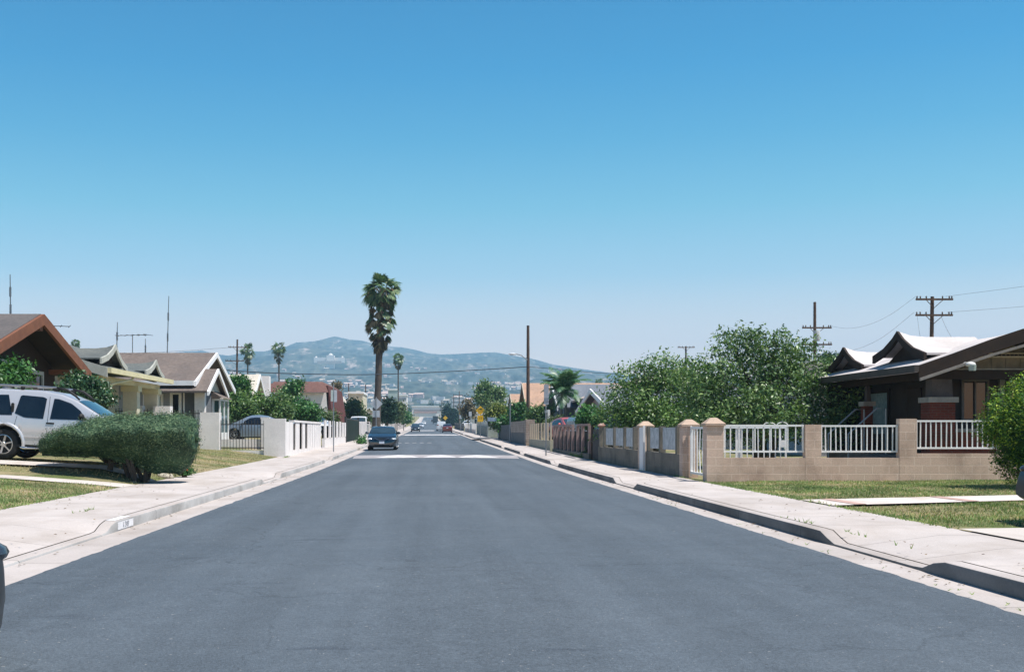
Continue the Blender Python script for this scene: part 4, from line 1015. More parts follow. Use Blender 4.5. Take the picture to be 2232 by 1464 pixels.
MB().prism([(-11.1, 56.9, 3.42), (-11.1, 61.2, 3.42), (-11.1, 58.95, 4.34)], (-.15, 0, 0)).build('porch_gable', M('cream_gable', (.52, .51, .42), None, 2, .8), pg)
MB().box(-11.6, -11.1, 56.85, 57.25, .4, 3.4).build('porch_column', STUCCO_W, h3)
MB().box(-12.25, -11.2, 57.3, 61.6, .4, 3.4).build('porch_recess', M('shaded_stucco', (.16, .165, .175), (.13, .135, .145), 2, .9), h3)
win(h3, 'y', 57.3, -13.75, 1.75, .75, 1.35, WHITE, M_glass('teal_glass', (.05, .16, .16), .15), .13, -1, 0)
win(h3, 'y', 57.3, -12.62, 1.45, .30, 1.75, WHITE, GLASSWIN, .14, -1, 0)
bw = MB().box(-11.195, -10.75, 59.3, 61.8, .8, 1.30).box(-11.195, -10.75, 59.3, 61.8, 2.95, 3.06).build('bay_window', WHITE, h3)
MB().box(-11.19, -10.80, 59.36, 61.74, 1.302, 2.948).build('pane', M_glass('green_bay_glass', (.04, .10, .09), .1), bw)
k = MB()
for y in (59.3, 60.5, 61.7): k.box(-10.84, -10.75, y - .0, y + .1, 1.301, 2.949)
k.box(-11.19, -11.08, 59.27, 59.355, 1.301, 2.949); k.build('mullion', WHITE, bw)
MB().add([(-11.2, 59.1, 3.45), (-10.6, 59.1, 3.07), (-10.6, 62.0, 3.07), (-11.2, 62.0, 3.45)], [(0, 1, 2, 3)]).add([(-11.2, 59.1, 3.45), (-10.6, 59.1, 3.07), (-11.2, 59.1, 3.07)], [(0, 1, 2)]).build('bay_roof', ROOFBROWN, bw)
MB().tube([(-12.2, 57.2, 3.6), (-12.2, 57.2, .5)], .045, 8).build('downpipe', WHITE, h3, True)
MB().add([(-13.5, 56.9, 3.3), (-11.9, 56.9, 3.3), (-11.9, 57.29, 3.55), (-13.5, 57.29, 3.55)], [(0, 1, 2, 3)]).build('window_hood', ROOFBROWN, h3)

# ---- generic simple house for the rest of the street
def house(name, label, x0, x1, y0, y1, zb, ze, zp, axis, wallm, roofm, ov=.5, trim=None, wins=(), chimney=None, porch=None, cat='house', t=.14):
    r = thing(name, label, cat, ((x0 + x1) / 2, (y0 + y1) / 2, zb))
    trim = trim or WHITE
    if axis == 'x':
        c = (y0 + y1) / 2; sl = (zp - ze) / ((y1 - y0) / 2); q = ze - sl * ov
        P = [(y0 - ov, q), (c, zp), (y1 + ov, q)]
        MB().roof('x', [(x0 - ov, 0), (x1 + ov, 0)], P, t).build('roof', roofm, r)
        for xx in ((x0 - ov - .08, x0 - ov - .002), (x1 + ov + .002, x1 + ov + .08)):
            MB().roof('x', [(xx[0], 0), (xx[1], 0)], [(a, z + .01) for a, z in P], .3).build('bargeboard', trim, r)
        MB().prism([(x0, y0, zb - .3), (x0, y1, zb - .3), (x0, y1, ze - t), (x0, c, zp - t - .05), (x0, y0, ze - t)], (x1 - x0, 0, 0)).build('wall', wallm, r)
    else:
        c = (x0 + x1) / 2; sl = (zp - ze) / ((x1 - x0) / 2); q = ze - sl * ov
        P = [(x0 - ov, q), (c, zp), (x1 + ov, q)]
        MB().roof('y', [(y0 - ov, 0), (y1 + ov, 0)], P, t).build('roof', roofm, r)
        MB().roof('y', [(y0 - ov - .08, 0), (y0 - ov - .002, 0)], [(a, z + .01) for a, z in P], .3).build('bargeboard', trim, r)
        MB().prism([(x0, y0, zb - .3), (x1, y0, zb - .3), (x1, y0, ze - t), (c, y0, zp - t - .05), (x0, y0, ze - t)], (0, y1 - y0, 0)).build('wall', wallm, r)
    for (ax, cc, zz, w, h) in wins:
        if ax == 'y': win(r, 'y', y0, cc, zb + zz, w, h, trim)
        elif ax == '+x': win(r, 'x', x1, cc, zb + zz, w, h, trim, sgn=+1)
        else: win(r, 'x', x0, cc, zb + zz, w, h, trim, sgn=-1)
    if chimney:
        a, b2, c2, d2, zt = chimney; MB().box(a, b2, c2, d2, zb, zt).build('chimney', STUCCO_W, r)
    return r
house('house', 'pale roofed house with steep white gable and pinkish chimney', -22, -12.6, 79, 85.4, 1.0, 3.6, 5.42, 'x', M('pale_green_stucco', (.50, .52, .46), None, 1.5, .9), ROOFPALE, .5, None, [('+x', 81, 1.1, 1.2, 1.2), ('+x', 83.5, 1.1, 1.0, 1.2)], (-12.9, -12.0, 86.2, 87.2, 5.5))
# red-roofed two-part house: white front wall, red shingled flank towards the street
h5 = thing('house', 'white walled house with steep red brown shingled flank', 'house', (-11.5, 114, zr(114)))
MB().box(-14.2, -9.25, 106, 123, .9, 4.9).build('wall', STUCCO_W, h5)
MB().prism([(-14.6, 105.4, 4.9), (-9.20, 105.4, 4.9), (-9.6, 106.2, 5.75), (-14.6, 106.2, 5.75)], (0, 0, .02)).build('front_roof', ROOFRED, h5)
MB().add([(-9.24, 106.0, 1.9), (-8.75, 106, 2.0), (-9.30, 106, 5.55), (-9.5, 106, 5.55), (-9.24, 123.4, 1.9), (-8.75, 123.4, 2.0), (-9.30, 123.4, 5.55), (-9.5, 123.4, 5.55)],
         [(0, 1, 2, 3), (4, 7, 6, 5), (1, 5, 6, 2), (2, 6, 7, 3), (0, 4, 5, 1)]).build('shingled_flank', M_shingle('red_flank_shingle', (.115, .044, .041), (.16, .068, .060)), h5)
MB().prism([(-14.6, 106.2, 5.56), (-9.3, 106.2, 5.56), (-9.9, 106.8, 5.95), (-14.4, 106.8, 5.95)], (0, 16, 0)).build('roof', ROOFRED, h5)
win(h5, 'y', 106, -11.55, 2.9, 1.3, 1.4, STUCCO_W, M_glass('pale_blind', (.34, .36, .37), .5, .2), .05, -1, 0)
house('house', 'white gabled house between the red roof and the orange house', -13.2, -10.6, 150, 160, zr(150) + .4, zr(150) + 3.7, zr(150) + 5.4, 'y', STUCCO_W, ROOFPALE, .4)
oh = thing('house', 'orange and cream stepped house behind the bare diamond sign back', 'house', (-9.2, 142, zr(142)))
MB().box(-9.6, -7.9, 138, 147, zr(142), zr(142) + 5.2).build('wall', CR, oh); MB().box(-9.7, -7.8, 137.9, 147.1, zr(142) + 5.2, zr(142) + 5.45).build('parapet', WHITE, oh)
MB().box(-9.8, -7.75, 134.5, 137.8, zr(142), zr(142) + 3.1).build('front_wing', M('orange_stucco', (.55, .30, .18), (.48, .26, .15), 1.5, .9), oh)
win(oh, 'y', 134.5, -9.0, zr(142) + 1.3, .8, 1.0, WHITE)

# ---- right side behind the fences
house('house', 'grey house with white barge trim and dark porch beside the feather palm', 10.6, 19, 64.5, 77.5, gz(12, 70), 2.80, 3.98, 'x', M('pale_grey_siding', (.46, .44, .44), (.40, .38, .38), 2, .85), ROOFBLUE, .55, None, [('-x', 68, .8, 1.0, 1.1), ('-x', 73, .8, 1.0, 1.1)])
house('house', 'house with long pinkish grey roof rising behind the citrus trees', 11.6, 20, 72, 88, gz(14, 80), 3.9, 5.35, 'y', M('pinkish_grey_shingle_wall', (.38, .33, .31), None, 2, .9), ROOFPINK, .6, M('dull_trim', (.33, .30, .29), None, 2, .8))
hp = house('house', 'blue grey house with white beam porch behind the feather palm', 10.4, 18, 88, 96, gz(12, 92), 3.4, 5.1, 'x', M('slate_blue_siding', (.16, .20, .25), (.13, .165, .21), 2, .85), ROOFBLUE, .5, None, [('-x', 90, 1.2, .9, 1.2)])
MB().box(9.2, 9.38, 88.5, 95.5, zr(92) + 2.5, zr(92) + 2.7).box(9.2, 9.38, 88.5, 88.7, zr(92), zr(92) + 2.5).box(9.2, 9.38, 95.3, 95.5, zr(92), zr(92) + 2.5).build('porch_frame', WHITE, hp)
house('house', 'house with steep tan roof behind the street lamp pole', 10.2, 19, 114, 123, gz(12, 116), 3.9, 6.3, 'x', M('tan_stucco', (.47, .40, .31), None, 2, .9), ROOFTAN, .5, MATS['tan_stucco'], [('-x', 117, 1.1, 1.2, 1.2)])
house('house', 'lower tan roofed house beside the round tree', 10.8, 18, 140, 149, gz(12, 144), 4.1, 6.0, 'x', MATS['tan_stucco'], ROOFTAN, .5, MATS['tan_stucco'])
house('house', 'house with plain grey roof behind the big citrus tree', 17, 26, 50, 60, gz(20, 56), 3.3, 4.65, 'x', MATS['pale_grey_siding'], ROOFGREY, .5)
# ---- far end of the street
fe = thing('long_building', 'long low white building across the far end of the road', 'building', (-1, 905, zr(905)))
zb = zr(905)
MB().box(-13, 13.5, 905, 935, zb - 1, zb + 8.2).build('wall', STUCCO_W, fe)
MB().box(-11.5, 9.5, 904.6, 904.99, zb + 5.0, zb + 6.0).build('window_band', M('dull_window_band', (.22, .24, .25), (.32, .26, .25), .4, .5), fe)
MB().box(-11.5, 6.5, 904.5, 904.99, zb + 3.3, zb + 4.6).build('sign_band', M('dusty_pink_band', (.45, .27, .24), (.5, .36, .33), .3, .8), fe)
MB().box(-13.4, 13.9, 904.5, 935.5, zb + 8.2, zb + 8.9).build('parapet', WHITE, fe)
for (nm, lab, a, b2, y, y2, zt, mm) in (
        ('office_block', 'white office block with window bands beyond the tall palm trunk', (868, 0), (887, 0), 640, 665, 862, STUCCO_W),
        ('office_block', 'pale green block standing beside the tall palm trunk', (846, 0), (866, 0), 600, 625, 850, M('pale_mint_stucco', (.42, .50, .47), None, .3, .9)),
        ('apartment_tower', 'pale grey apartment slab above the dark conifers', (985, 0), (1012, 0), 1050, 1080, 866, M('pale_grey_concrete', (.55, .54, .56), None, .3, .9))):
    x0, x1 = (a[0] - VX) * y / F, (b2[0] - VX) * y / F; zt = EYE + (VY - zt) * y / F; zb2 = zr(y)
    r = thing(nm, lab, 'building', ((x0 + x1) / 2, y, zb2))
    MB().box(x0, x1, y, y2, zb2 - 1, zt).build('wall', mm, r)
    k = MB(); nf = int((zt - zb2) / 3.4)
    for i in range(nf): k.box(x0 + .5, x1 - .5, y - .12, y - .01, zb2 + 1.5 + i * 3.4, zb2 + 2.8 + i * 3.4)
    k.build('window_band', M('office_glass', (.12, .15, .17), (.2, .22, .24), .3, .3), r)
    MB().box(x0 - .3, x1 + .3, y - .3, y2 + .3, zt, zt + .7).build('parapet', WHITE, r)
house('house', 'cream gabled house with brick chimney at the far left of the road', -21, -10.5, 420, 436, zr(420), zr(420) + 5.0, zr(420) + 8.4, 'y', M('cream_render', (.60, .55, .48), None, .6, .9), ROOFPALE, .6, None, [('y', -18, 1.2, 1.4, 1.4), ('y', -13, 1.2, 1.4, 1.4)], (-12.4, -10.6, 417.5, 419.2, zr(420) + 8.8))
# further houses along both sides, seen as roofs and walls between the trees
FH = [(-30, 100, 'x', STUCCO_W, ROOFGREY), (-32, 128, 'x', CR, ROOFBROWN), (-14, 176, 'y', CR, ROOFRED), (-15, 205, 'y', STUCCO_W, ROOFBROWN), (-16, 240, 'y', STUCCO_W, ROOFPALE), (-15, 285, 'y', CR, ROOFGREY),
      (-17, 340, 'y', STUCCO_W, ROOFRED), (15, 180, 'y', MATS['tan_stucco'], ROOFPALE), (15, 215, 'y', STUCCO_W, ROOFBROWN), (16, 262, 'y', CR, ROOFGREY), (15, 310, 'y', STUCCO_W, ROOFTAN), (17, 372, 'y', STUCCO_W, ROOFPALE), (36, 118, 'x', CR, ROOFGREY), (40, 150, 'x', STUCCO_W, ROOFBROWN)]
FHL = ['white house with grey roof behind the brown roofed house', 'cream house with brown roof behind the red flanked house', 'cream house with red roof past the orange house', 'white house with brown roof, left side beyond the palm', 'white house with pale roof on the left beside a hedge', 'cream house with grey roof far up the left side', 'white house with red roof near the far left end',
       'tan house with pale roof behind the round tree', 'white house with brown roof past the round tree', 'cream house with grey roof beyond the white car', 'white house with tan roof far up the right side', 'white house with pale roof by the dark conifers', 'cream house with grey roof far behind the citrus trees', 'white house with brown roof far behind the citrus trees']
for (x, y, ax, wm, rm), lab in zip(FH, FHL):
    b2 = zr(y) + .4; house('house', lab, x - 4.5, x + 4.5, y, y + 11, b2, b2 + 3.0, b2 + 4.9, ax, wm, rm, .5, None, [('y', x - 2, 1, 1.1, 1.2), ('y', x + 2, 1, 1.1, 1.2)])
# the domed white observatory on the hill
def oz(x, y): return hz(x, y)
ox, oy = (720 - VX) * 3000 / F, 3000.0
ozb = EYE + (VY - 783) * oy / F
ob = thing('observatory', 'white domed observatory on a terrace halfway up the hill', 'observatory', (ox, oy, ozb))
OW = M('observatory_white', (.86, .80, .72), (.80, .74, .66), .05, .9)
MB().box(ox - 9, ox + 11, oy - 12, oy + 14, ozb - 25, ozb + 10).build('central_block', OW, ob)
for sgn, w in ((-1, 30), (1, 24)):
    MB().box(ox + sgn * 12.5 + (0 if sgn > 0 else -w), ox + sgn * 12.5 + (w if sgn > 0 else 0), oy - 5, oy + 9, ozb - 9, ozb + 4.5).build('wing', OW, ob)
    MB().ell((ox + sgn * (12.5 + w - 5), oy + 2, ozb + 5), (3.2, 3.2, 3.8), 16, 10).build('small_dome', OW, ob, True)
MB().ell((ox + 1, oy, ozb + 9.8), (6, 6, 6), 20, 12).build('dome', OW, ob, True)
MB().box(ox - 34, ox + 30, oy - 16, oy - 13, ozb - 12, ozb - 5).build('terrace_wall', M('terrace_stone', (.50, .42, .35), (.36, .32, .26), .06, .95), ob)
# houses scattered over the lower slopes
HC = [M('hill_house_white', (.72, .69, .67), (.60, .57, .55), .1, .9), M('hill_house_pink', (.66, .50, .44), (.56, .42, .37), .1, .9), M('hill_house_tan', (.55, .47, .38), (.45, .38, .30), .1, .9)]
hg = random.Random(5); n = 0; tries = 0
protos = []
for i in range(9):
    w, d2, h = hg.uniform(8, 15), hg.uniform(7, 11), hg.uniform(3.5, 6.5); k = MB()
    k.box(-w / 2, w / 2, -d2 / 2, d2 / 2, -6, h)
    if i % 2: k.box(-w * .2, w / 2 + 2, -d2 / 2 - 2.5, -d2 / 2 - .01, -6, h * .62)
    if i % 3: k.roof('x', [(-w / 2 - .8, 0), (w / 2 + .8, 0)], [(-d2 / 2 - .8, h - .2), (0, h + 2.4), (d2 / 2 + .8, h - .2)], .4)
    k.box(-w * .34, -w * .12, -d2 / 2 - .1, -d2 / 2 - .012, 1, 2.8)
    o = k.build('hillside_house', HC[i % 3]); tag(o, 'small pale house among the trees on the distant hillside', 'house', 'houses scattered over the distant hillside'); protos.append(o)
used = [0] * 9
while n < 292 and tries < 9000:
    tries += 1
    Y = hg.uniform(1200, 2300) if hg.random() < .68 else hg.uniform(2000, 3000); P = hg.gauss(930, 170) if hg.random() < .6 else hg.uniform(480, 1420)
    if not 470 < P < 1450: continue
    X = (P - VX) * Y / F
    if mn.noise((X * .004, Y * .004, 8)) < .03: continue
    i = hg.randrange(9); o = protos[i]
    if used[i]: o = protos[i].copy(); COL.objects.link(o)
    used[i] = 1
    o.location = (X, Y, hz(X, Y) + 1.0); o.rotation_euler = (0, 0, hg.uniform(-.6, .6)); s = hg.uniform(.4, .85); o.scale = (s * hg.uniform(.8, 1.35), s, s * .9); n += 1
for i in range(9):
    if not used[i]: bpy.data.objects.remove(protos[i])
# ================================================================ walls, fences, gates
bw = thing('block_wall', 'tan concrete block wall with pillars and white railings round the front lawn', 'wall', (7, 28.2, gz(7, 28.2)))
k = MB().box(7.20, 13.95, 28.0, 28.2, .05, .735).box(11.93, 13.95, 28.0, 28.2, .737, .84)
k.build('low_wall', BLOCK, bw)
for (a, b2, zt) in ((9.20, 9.59, 1.545), (11.50, 11.92, 1.69), (13.96, 14.36, 1.69)):
    MB().box(a, b2, 27.996, 28.204, .05, zt).build('wall_column', BLOCK, bw)
def pillar(par, x0, y0, zb, zt, w=.41, cap=.20):
    p = MB().box(x0, x0 + w, y0, y0 + w, zb, zt).build('pillar', BLOCK, par)
    o = .045; c = MB().box(x0 - o, x0 + w + o, y0 - o, y0 + w + o, zt + .002, zt + .055)
    q = .13
    c.add([(x0 - o, y0 - o, zt + .056), (x0 + w + o, y0 - o, zt + .056), (x0 + w + o, y0 + w + o, zt + .056), (x0 - o, y0 + w + o, zt + .056), (x0 + q, y0 + q, zt + cap), (x0 + w - q, y0 + q, zt + cap), (x0 + w - q, y0 + w - q, zt + cap), (x0 + q, y0 + w - q, zt + cap)],
          [(0, 1, 5, 4), (1, 2, 6, 5), (2, 3, 7, 6), (3, 0, 4, 7), (4, 5, 6, 7)]).build('pillar_cap', CAPTAN, p, bevel=.008)
    return p
pillar(bw, 6.79, 27.98, .05, 1.515)
def railing(par, x0, x1, y, z0, z1, n, name='railing', mat=None, rail=.045, bar=.024):
    k = MB().box(x0, x1, y - rail / 2, y + rail / 2, z1 - rail, z1).box(x0, x1, y - rail / 2, y + rail / 2, z0, z0 + rail)
    k.box(x0, x0 + rail * .8, y - rail / 2 - .003, y + rail / 2 + .003, z0 - .0, z1 + .003).box(x1 - rail * .8, x1, y - rail / 2 - .003, y + rail / 2 + .003, z0, z1 + .003)
    for i in range(1, n):
        x = x0 + (x1 - x0) * i / n + random.gauss(0, .004); k.bar((x, y, z0 + rail), (x + random.gauss(0, .006), y, z1 - rail), bar)
    return k.build(name, mat or WHITE, par)
railing(bw, 7.21, 9.19, 28.1, .865, 1.545, 10); railing(bw, 9.60, 11.49, 28.1, .865, 1.535, 15); railing(bw, 11.93, 13.95, 28.1, .95, 1.655, 16)
# opened white gate leaf behind the first railing
g = thing('gate', 'white metal gate leaf standing open behind the first white railing', 'gate', (8.2, 29.0, .2))
railing(g, 7.35, 9.05, 29.0, .30, 1.50, 12, 'gate_leaf'); MB().box(8.86, 9.0, 28.93, 28.97, .98, 1.16).build('lock_box', WHITE, g)
MB().tube([(8.62 + .15 * math.cos(a), 29.0, 1.53 + .07 * math.sin(a)) for a in np.linspace(0, math.pi, 9)], .010, 6).tube([(8.95 + .14 * math.cos(a), 29.0, 1.53 + .08 * math.sin(a)) for a in np.linspace(0, math.pi, 9)], .010, 6).build('scroll', WHITE, g)
MB().box(7.78, 7.92, 29.03, 29.07, .30, 1.50).build('gate_stile', WHITE, g)
# gate and weathered street wall
def srail(par, x, y0, y1, z0, z1, n, name, mat, rail=.05, bar=.028, bent=0.):
    k = MB().box(x - rail / 2, x + rail / 2, y0, y1, z1 - rail, z1).box(x - rail / 2, x + rail / 2, y0, y1, z0, z0 + rail)
    for yy in (y0, y1 - rail): k.box(x - rail / 2 - .003, x + rail / 2 + .003, yy, yy + rail, z0 - .002, z1 + .003)
    for i in range(1, n):
        y = y0 + (y1 - y0) * i / n; d = bent if i in (2, 3) else 0
        k.tube([(x, y, z0 + rail), (x, y + d, (z0 + z1) / 2), (x, y, z1 - rail)], bar / 2, 6)
    return k.build(name, mat, par)
g = thing('gate', 'narrow white metal gate with bent bars between two capped block pillars', 'gate', (6.97, 29.4, gz(6.97, 29.4)))
srail(g, 6.97, 28.42, 30.42, .26, 1.50, 6, 'gate_leaf', WHITE, .06, .034, .10); MB().box(6.955, 6.985, 30.425, 30.47, .2, 1.52).build('gate_post', WHITE, g)
ww = thing('street_wall', 'weathered grey block wall with pale sheet panels between its posts', 'wall', (6.85, 38, gz(6.85, 38)))
zz = lambda y: zr(y)
MB().box(6.76, 6.96, 30.92, 35.75, .02, .76).box(6.76, 6.96, 37.05, 45.7, .02, .76).build('low_wall', BLOCKMOSS, ww)
pillar(ww, 6.76, 30.50, .05, 1.50); pillar(ww, 6.76, 36.62, .05, 1.50)
for y in (31.3, 33.55, 35.45, 37.9, 39.75, 41.95, 44.3, 45.45): MB().box(6.78, 6.94, y, y + .22, .762, 1.53).build('wall_post', BLOCKMOSS, ww)
SHEET = M('pale_plastic_sheet', (.60, .62, .64), (.30, .34, .36), 5, .5, .15, 10, fine=.2)
for a, b2 in ((31.55, 33.5), (33.8, 35.4), (38.15, 39.7), (40.0, 41.9), (42.2, 44.25)): MB().box(6.84, 6.87, a, b2, .86, 1.49).build('sheet_panel', SHEET, ww)
MB().box(6.70, 6.745, 35.8, 36.45, .16, 1.50).box(6.69, 6.76, 35.76, 35.80, .15, 1.55).build('door_panel', WHITE, ww)
tag(MB().ell((6.86, 45.5, 1.60), (.16, .16, .07)).ell((6.9, 45.7, 1.66), (.1, .12, .05)).build('flower_pot', M('faded_pink_flowers', (.45, .20, .17), (.40, .33, .27), 20, .9, .5, 20), smooth=True), 'faded pink flowers in a dish on the end of the weathered wall', 'flowers')
DG = M('dark_gate_boards', (.035, .034, .038), (.06, .055, .055), 3, .7, .2, 30)
g = thing('gate', 'dark board gate between the weathered wall and the brown picket fence', 'gate', (6.95, 47, gz(6.95, 47)))
k = MB()
for i in range(8): k.box(6.90, 6.94, 45.95 + i * .29, 46.21 + i * .29, .2, 1.44 + .02 * (i % 2))
k.build('board_panel', DG, g); MB().box(6.86, 6.98, 45.78, 45.94, .15, 1.55).box(6.86, 6.98, 48.28, 48.42, .15, 1.62).build('gate_post', DARKBR, g)
bp = thing('picket_fence', 'brown and pink concrete picket fence on a low grey base', 'fence', (6.85, 55, gz(6.85, 55)))
MB().box(6.77, 6.95, 48.45, 62.7, .05, .42).build('low_wall', BLOCKMOSS, bp)
PKP = M('pinkish_brown_concrete', (.40, .27, .245), (.28, .205, .18), 3, .9, .3, 40)
for i, y in enumerate((48.7, 50.9, 52.6, 54.4, 56.0, 57.6, 59.3, 61.0, 62.3)): MB().box(6.80, 6.92, y, y + .24, .422, 1.60).build('picket', PKP, bp)
MB().box(6.80, 6.92, 49, 52.7, 1.602, 1.70).box(6.80, 6.92, 54.5, 62.5, 1.602, 1.70).build('top_rail', PKP, bp)
MB().box(6.99, 7.02, 48.5, 62.7, .3, 1.38).build('shade_cloth', M('dark_green_cloth', (.03, .036, .034), None, 3, .9), bp)
cf = thing('picket_fence', 'cream picket fence on a low greenish wall before the stone pillar', 'fence', (6.85, 70, gz(6.85, 70)))
MB().box(6.77, 6.95, 63.9, 77.2, .1, .84).build('low_wall', M('greenish_cream_render', (.40, .37, .28), (.34, .32, .25), 2, .9), cf)
for y in (63.9, 65.6, 67.5, 69.3, 71.2, 72.6, 74.0, 75.4, 76.8): MB().box(6.79, 6.88, y, y + .30, .842, 1.86).build('picket', M('peach_cream_paint', (.52, .42, .31), (.46, .37, .27), 2, .8), cf)
STONE = M_brick('pinkish_stone', (.40, .32, .27), (.32, .255, .22), (.45, .38, .33), .5, .16, .02)
sf = thing('stone_fence', 'pinkish stone pillar and panel fence at the street corner', 'fence', (6.85, 86, gz(6.85, 86)))
MB().box(6.6, 7.2, 77.6, 78.8, .1, 2.15).build('stone_pillar', STONE, sf); MB().box(6.72, 6.95, 79, 94.6, 1.25, 2.1).build('stone_panel', STONE, sf)
MB().box(6.74, 6.93, 79, 94.6, .2, 1.248).build('grey_panel', M('grey_weathered_boards', (.20, .19, .18), (.13, .13, .125), 4, .9), sf)
gf = thing('board_fence', 'dark grey board fence running to the cross street corner', 'fence', (6.85, 103, gz(6.85, 103)))
k = MB()
for i in range(36): k.box(6.78, 6.84, 94.9 + i * .47, 95.31 + i * .47, zr(100) + .1, zr(100) + 1.48 + .03 * (i % 3))
k.build('board_panel', M('dark_grey_boards', (.075, .085, .092), (.12, .13, .135), 3, .85), gf)
MB().box(6.84, 6.90, 94.9, 111.8, zr(103) + .3, zr(103) + .38).box(6.84, 6.90, 94.9, 111.8, zr(103) + 1.2, zr(103) + 1.28).build('rail', GALV, gf)
cw = thing('street_wall', 'plain grey green wall across the side street, below the yellow sign', 'wall', (7.0, 123.5, zr(123) + .15))
MB().box(6.3, 30, 123.6, 123.85, zr(123) - .1, zr(123) + 1.55).build('wall_panel', M('grey_green_render', (.34, .39, .36), (.28, .32, .30), 1, .9), cw); MB().box(6.25, 30, 123.55, 123.9, zr(123) + 1.552, zr(123) + 1.62).build('coping', CONCG, cw)
for n_, (y0, y1, mm, lab) in enumerate(((126, 160, GALV, 'chain link fence with grey posts beyond the side street'), (164, 215, STUCCO_W, 'low pale wall with posts up the right side'), (220, 300, CONCK, 'far grey wall up the right side of the road'))):
    f = thing('fence', lab, 'fence', (6.8, y0, zr(y0)))
    k = MB()
    for y in np.arange(y0, y1, 3.0): k.box(6.74, 6.86, y, y + .12, zr(y), zr(y) + 1.6)
    k.build('fence_posts', mm, f)
    k = MB()
    for y in np.arange(y0, y1, 3.0): k.add([(6.8, y + .12, zr(y) + .1), (6.8, y + 3, zr(y) + .1), (6.8, y + 3, zr(y) + (1.4 if n_ != 1 else .8)), (6.8, y + .12, zr(y) + (1.4 if n_ != 1 else .8))], [(0, 1, 2, 3)])
    k.build('fence_panel', M('fence_infill_%d' % n_, (.22, .27, .24) if n_ == 0 else (.50, .46, .42), None, 1, .9), f)

# ---- left: white walls with iron gate and slotted wall along the pavement
wf = thing('garden_wall', 'white garden wall with square pillars and black iron fence behind the hedge', 'wall', (-10, 51.9, gz(-10, 51.9)))
for a, b2, zt in ((-10.3, -9.44, 2.22), (-12.42, -11.66, 2.50), (-13.5, -12.9, 2.52)): MB().box(a, b2, 51.7, 52.3, .3, zt).build('pillar', STUCCO_W, wf)
MB().box(-9.43, -7.43, 51.8, 52.1, .2, .50).build('gate_kerb', STUCCO_W, wf)
k = MB()
def iron(k, x0, x1, y, z0, z1, sp=.13, top=.14):
    k.box(x0, x1, y - .02, y + .02, z1 - .045, z1).box(x0, x1, y - .02, y + .02, z0, z0 + .045)
    n = int((x1 - x0) / sp)
    for i in range(n + 1):
        x = x0 + (x1 - x0) * i / n; k.bar((x, y, z0 - .06), (x, y, z1 + top * (1 if i % 2 else .75)), .024)
iron(k, -11.65, -10.31, 52, .75, 2.2); iron(k, -12.89, -12.43, 52, .8, 2.25); iron(k, -16, -13.51, 52, .85, 2.3)
k.build('iron_fence', IRON, wf)
g = thing('gate', 'black iron bar gate in front of the silver blue sedan', 'gate', (-8.4, 51.95, .5)); k = MB(); iron(k, -9.40, -7.46, 51.95, .60, 1.70, .135, .22); k.build('gate_bars', IRON, g)
iw = thing('inner_wall', 'short white pillar and low kerb standing before the silver blue sedan', 'wall', (-9, 57, gz(-9, 57)))
MB().box(-8.32, -7.88, 56.8, 57.2, .3, 2.06).build('pillar', STUCCO_W, iw); MB().box(-10.7, -8.33, 56.9, 57.1, .3, .97).build('kerb', STUCCO_W, iw)
sw = thing('slotted_wall', 'bright white wall with dark vertical slots along the pavement', 'wall', (-6.6, 60, gz(-6.6, 60)))
segs = [(52.0, 53.4), (53.46, 54.9), (55.9, 57.6), (58.9, 60.2), (61.4, 62.6)] + [(62.75 + i * 1.28, 63.85 + i * 1.28) for i in range(5)]
MB().box(-7.42, -6.45, 51.7, 52.0, .2, 1.94).build('corner_wall', STUCCO_W, sw)
k = MB()
for a, b2 in segs: k.box(-6.52, -6.47, a + .005, b2, .45, 1.80)
k.build('slotted_panel', STUCCO_W, sw); MB().box(-6.67, -6.47, 52.01, 69.2, .05, .448).build('wall_base', STUCCO_W, sw); MB().box(-6.70, -6.44, 55.0, 69.2, 1.802, 1.90).build('coping', STUCCO_W, sw)
MB().box(-6.66, -6.64, 52.6, 69.2, .46, 1.75).build('dark_backing', M('dark_gap_backing', (.03, .033, .030), None, 2, .9), sw)  # dark sheet behind the slots makes the gaps between panels dark
pf = thing('post_fence', 'white fence of spaced square posts on a low wall, beyond the slotted wall', 'fence', (-6.6, 80, gz(-6.6, 80)))
MB().box(-6.66, -6.48, 71.6, 89.8, .1, .92).build('wall_base', STUCCO_W, pf)
for y in (71.6, 74.9, 77.9, 80.9, 83.6, 86.2, 88.6): MB().box(-6.54, -6.46, y, y + 1.15, .922, 2.0 + .03 * (y % 2)).build('fence_post', STUCCO_W, pf)
MB().box(-6.66, -6.64, 71.6, 89.8, .93, 1.7).build('dark_backing', MATS['dark_gap_backing'], pf)  # same dark sheet behind the gaps between the posts
g = thing('gate', 'tall dark green metal gate on the pavement beside the slate sedan', 'gate', (-6.6, 98, gz(-6.6, 98)))
k = MB()
for i in range(56): k.bar((-6.55, 91.2 + i * .28, zr(98) + .2), (-6.55, 91.2 + i * .28, zr(98) + 1.95), .07)
k.build('gate_bars', M('dark_green_iron', (.025, .045, .038), (.04, .06, .05), 3, .6), g)
MB().box(-6.62, -6.58, 91, 107, zr(98) + .2, zr(98) + 1.7).build('gate_sheet', M('green_black_sheet', (.03, .042, .038), (.05, .065, .06), 1.2, .7), g)
MB().box(-6.64, -6.48, 90.6, 90.95, zr(91), zr(91) + 2.2).box(-6.64, -6.48, 107, 107.3, zr(107), zr(107) + 2.2).box(-6.60, -6.52, 91, 107, zr(98) + 1.96, zr(98) + 2.04).build('gate_frame', IRON, g)
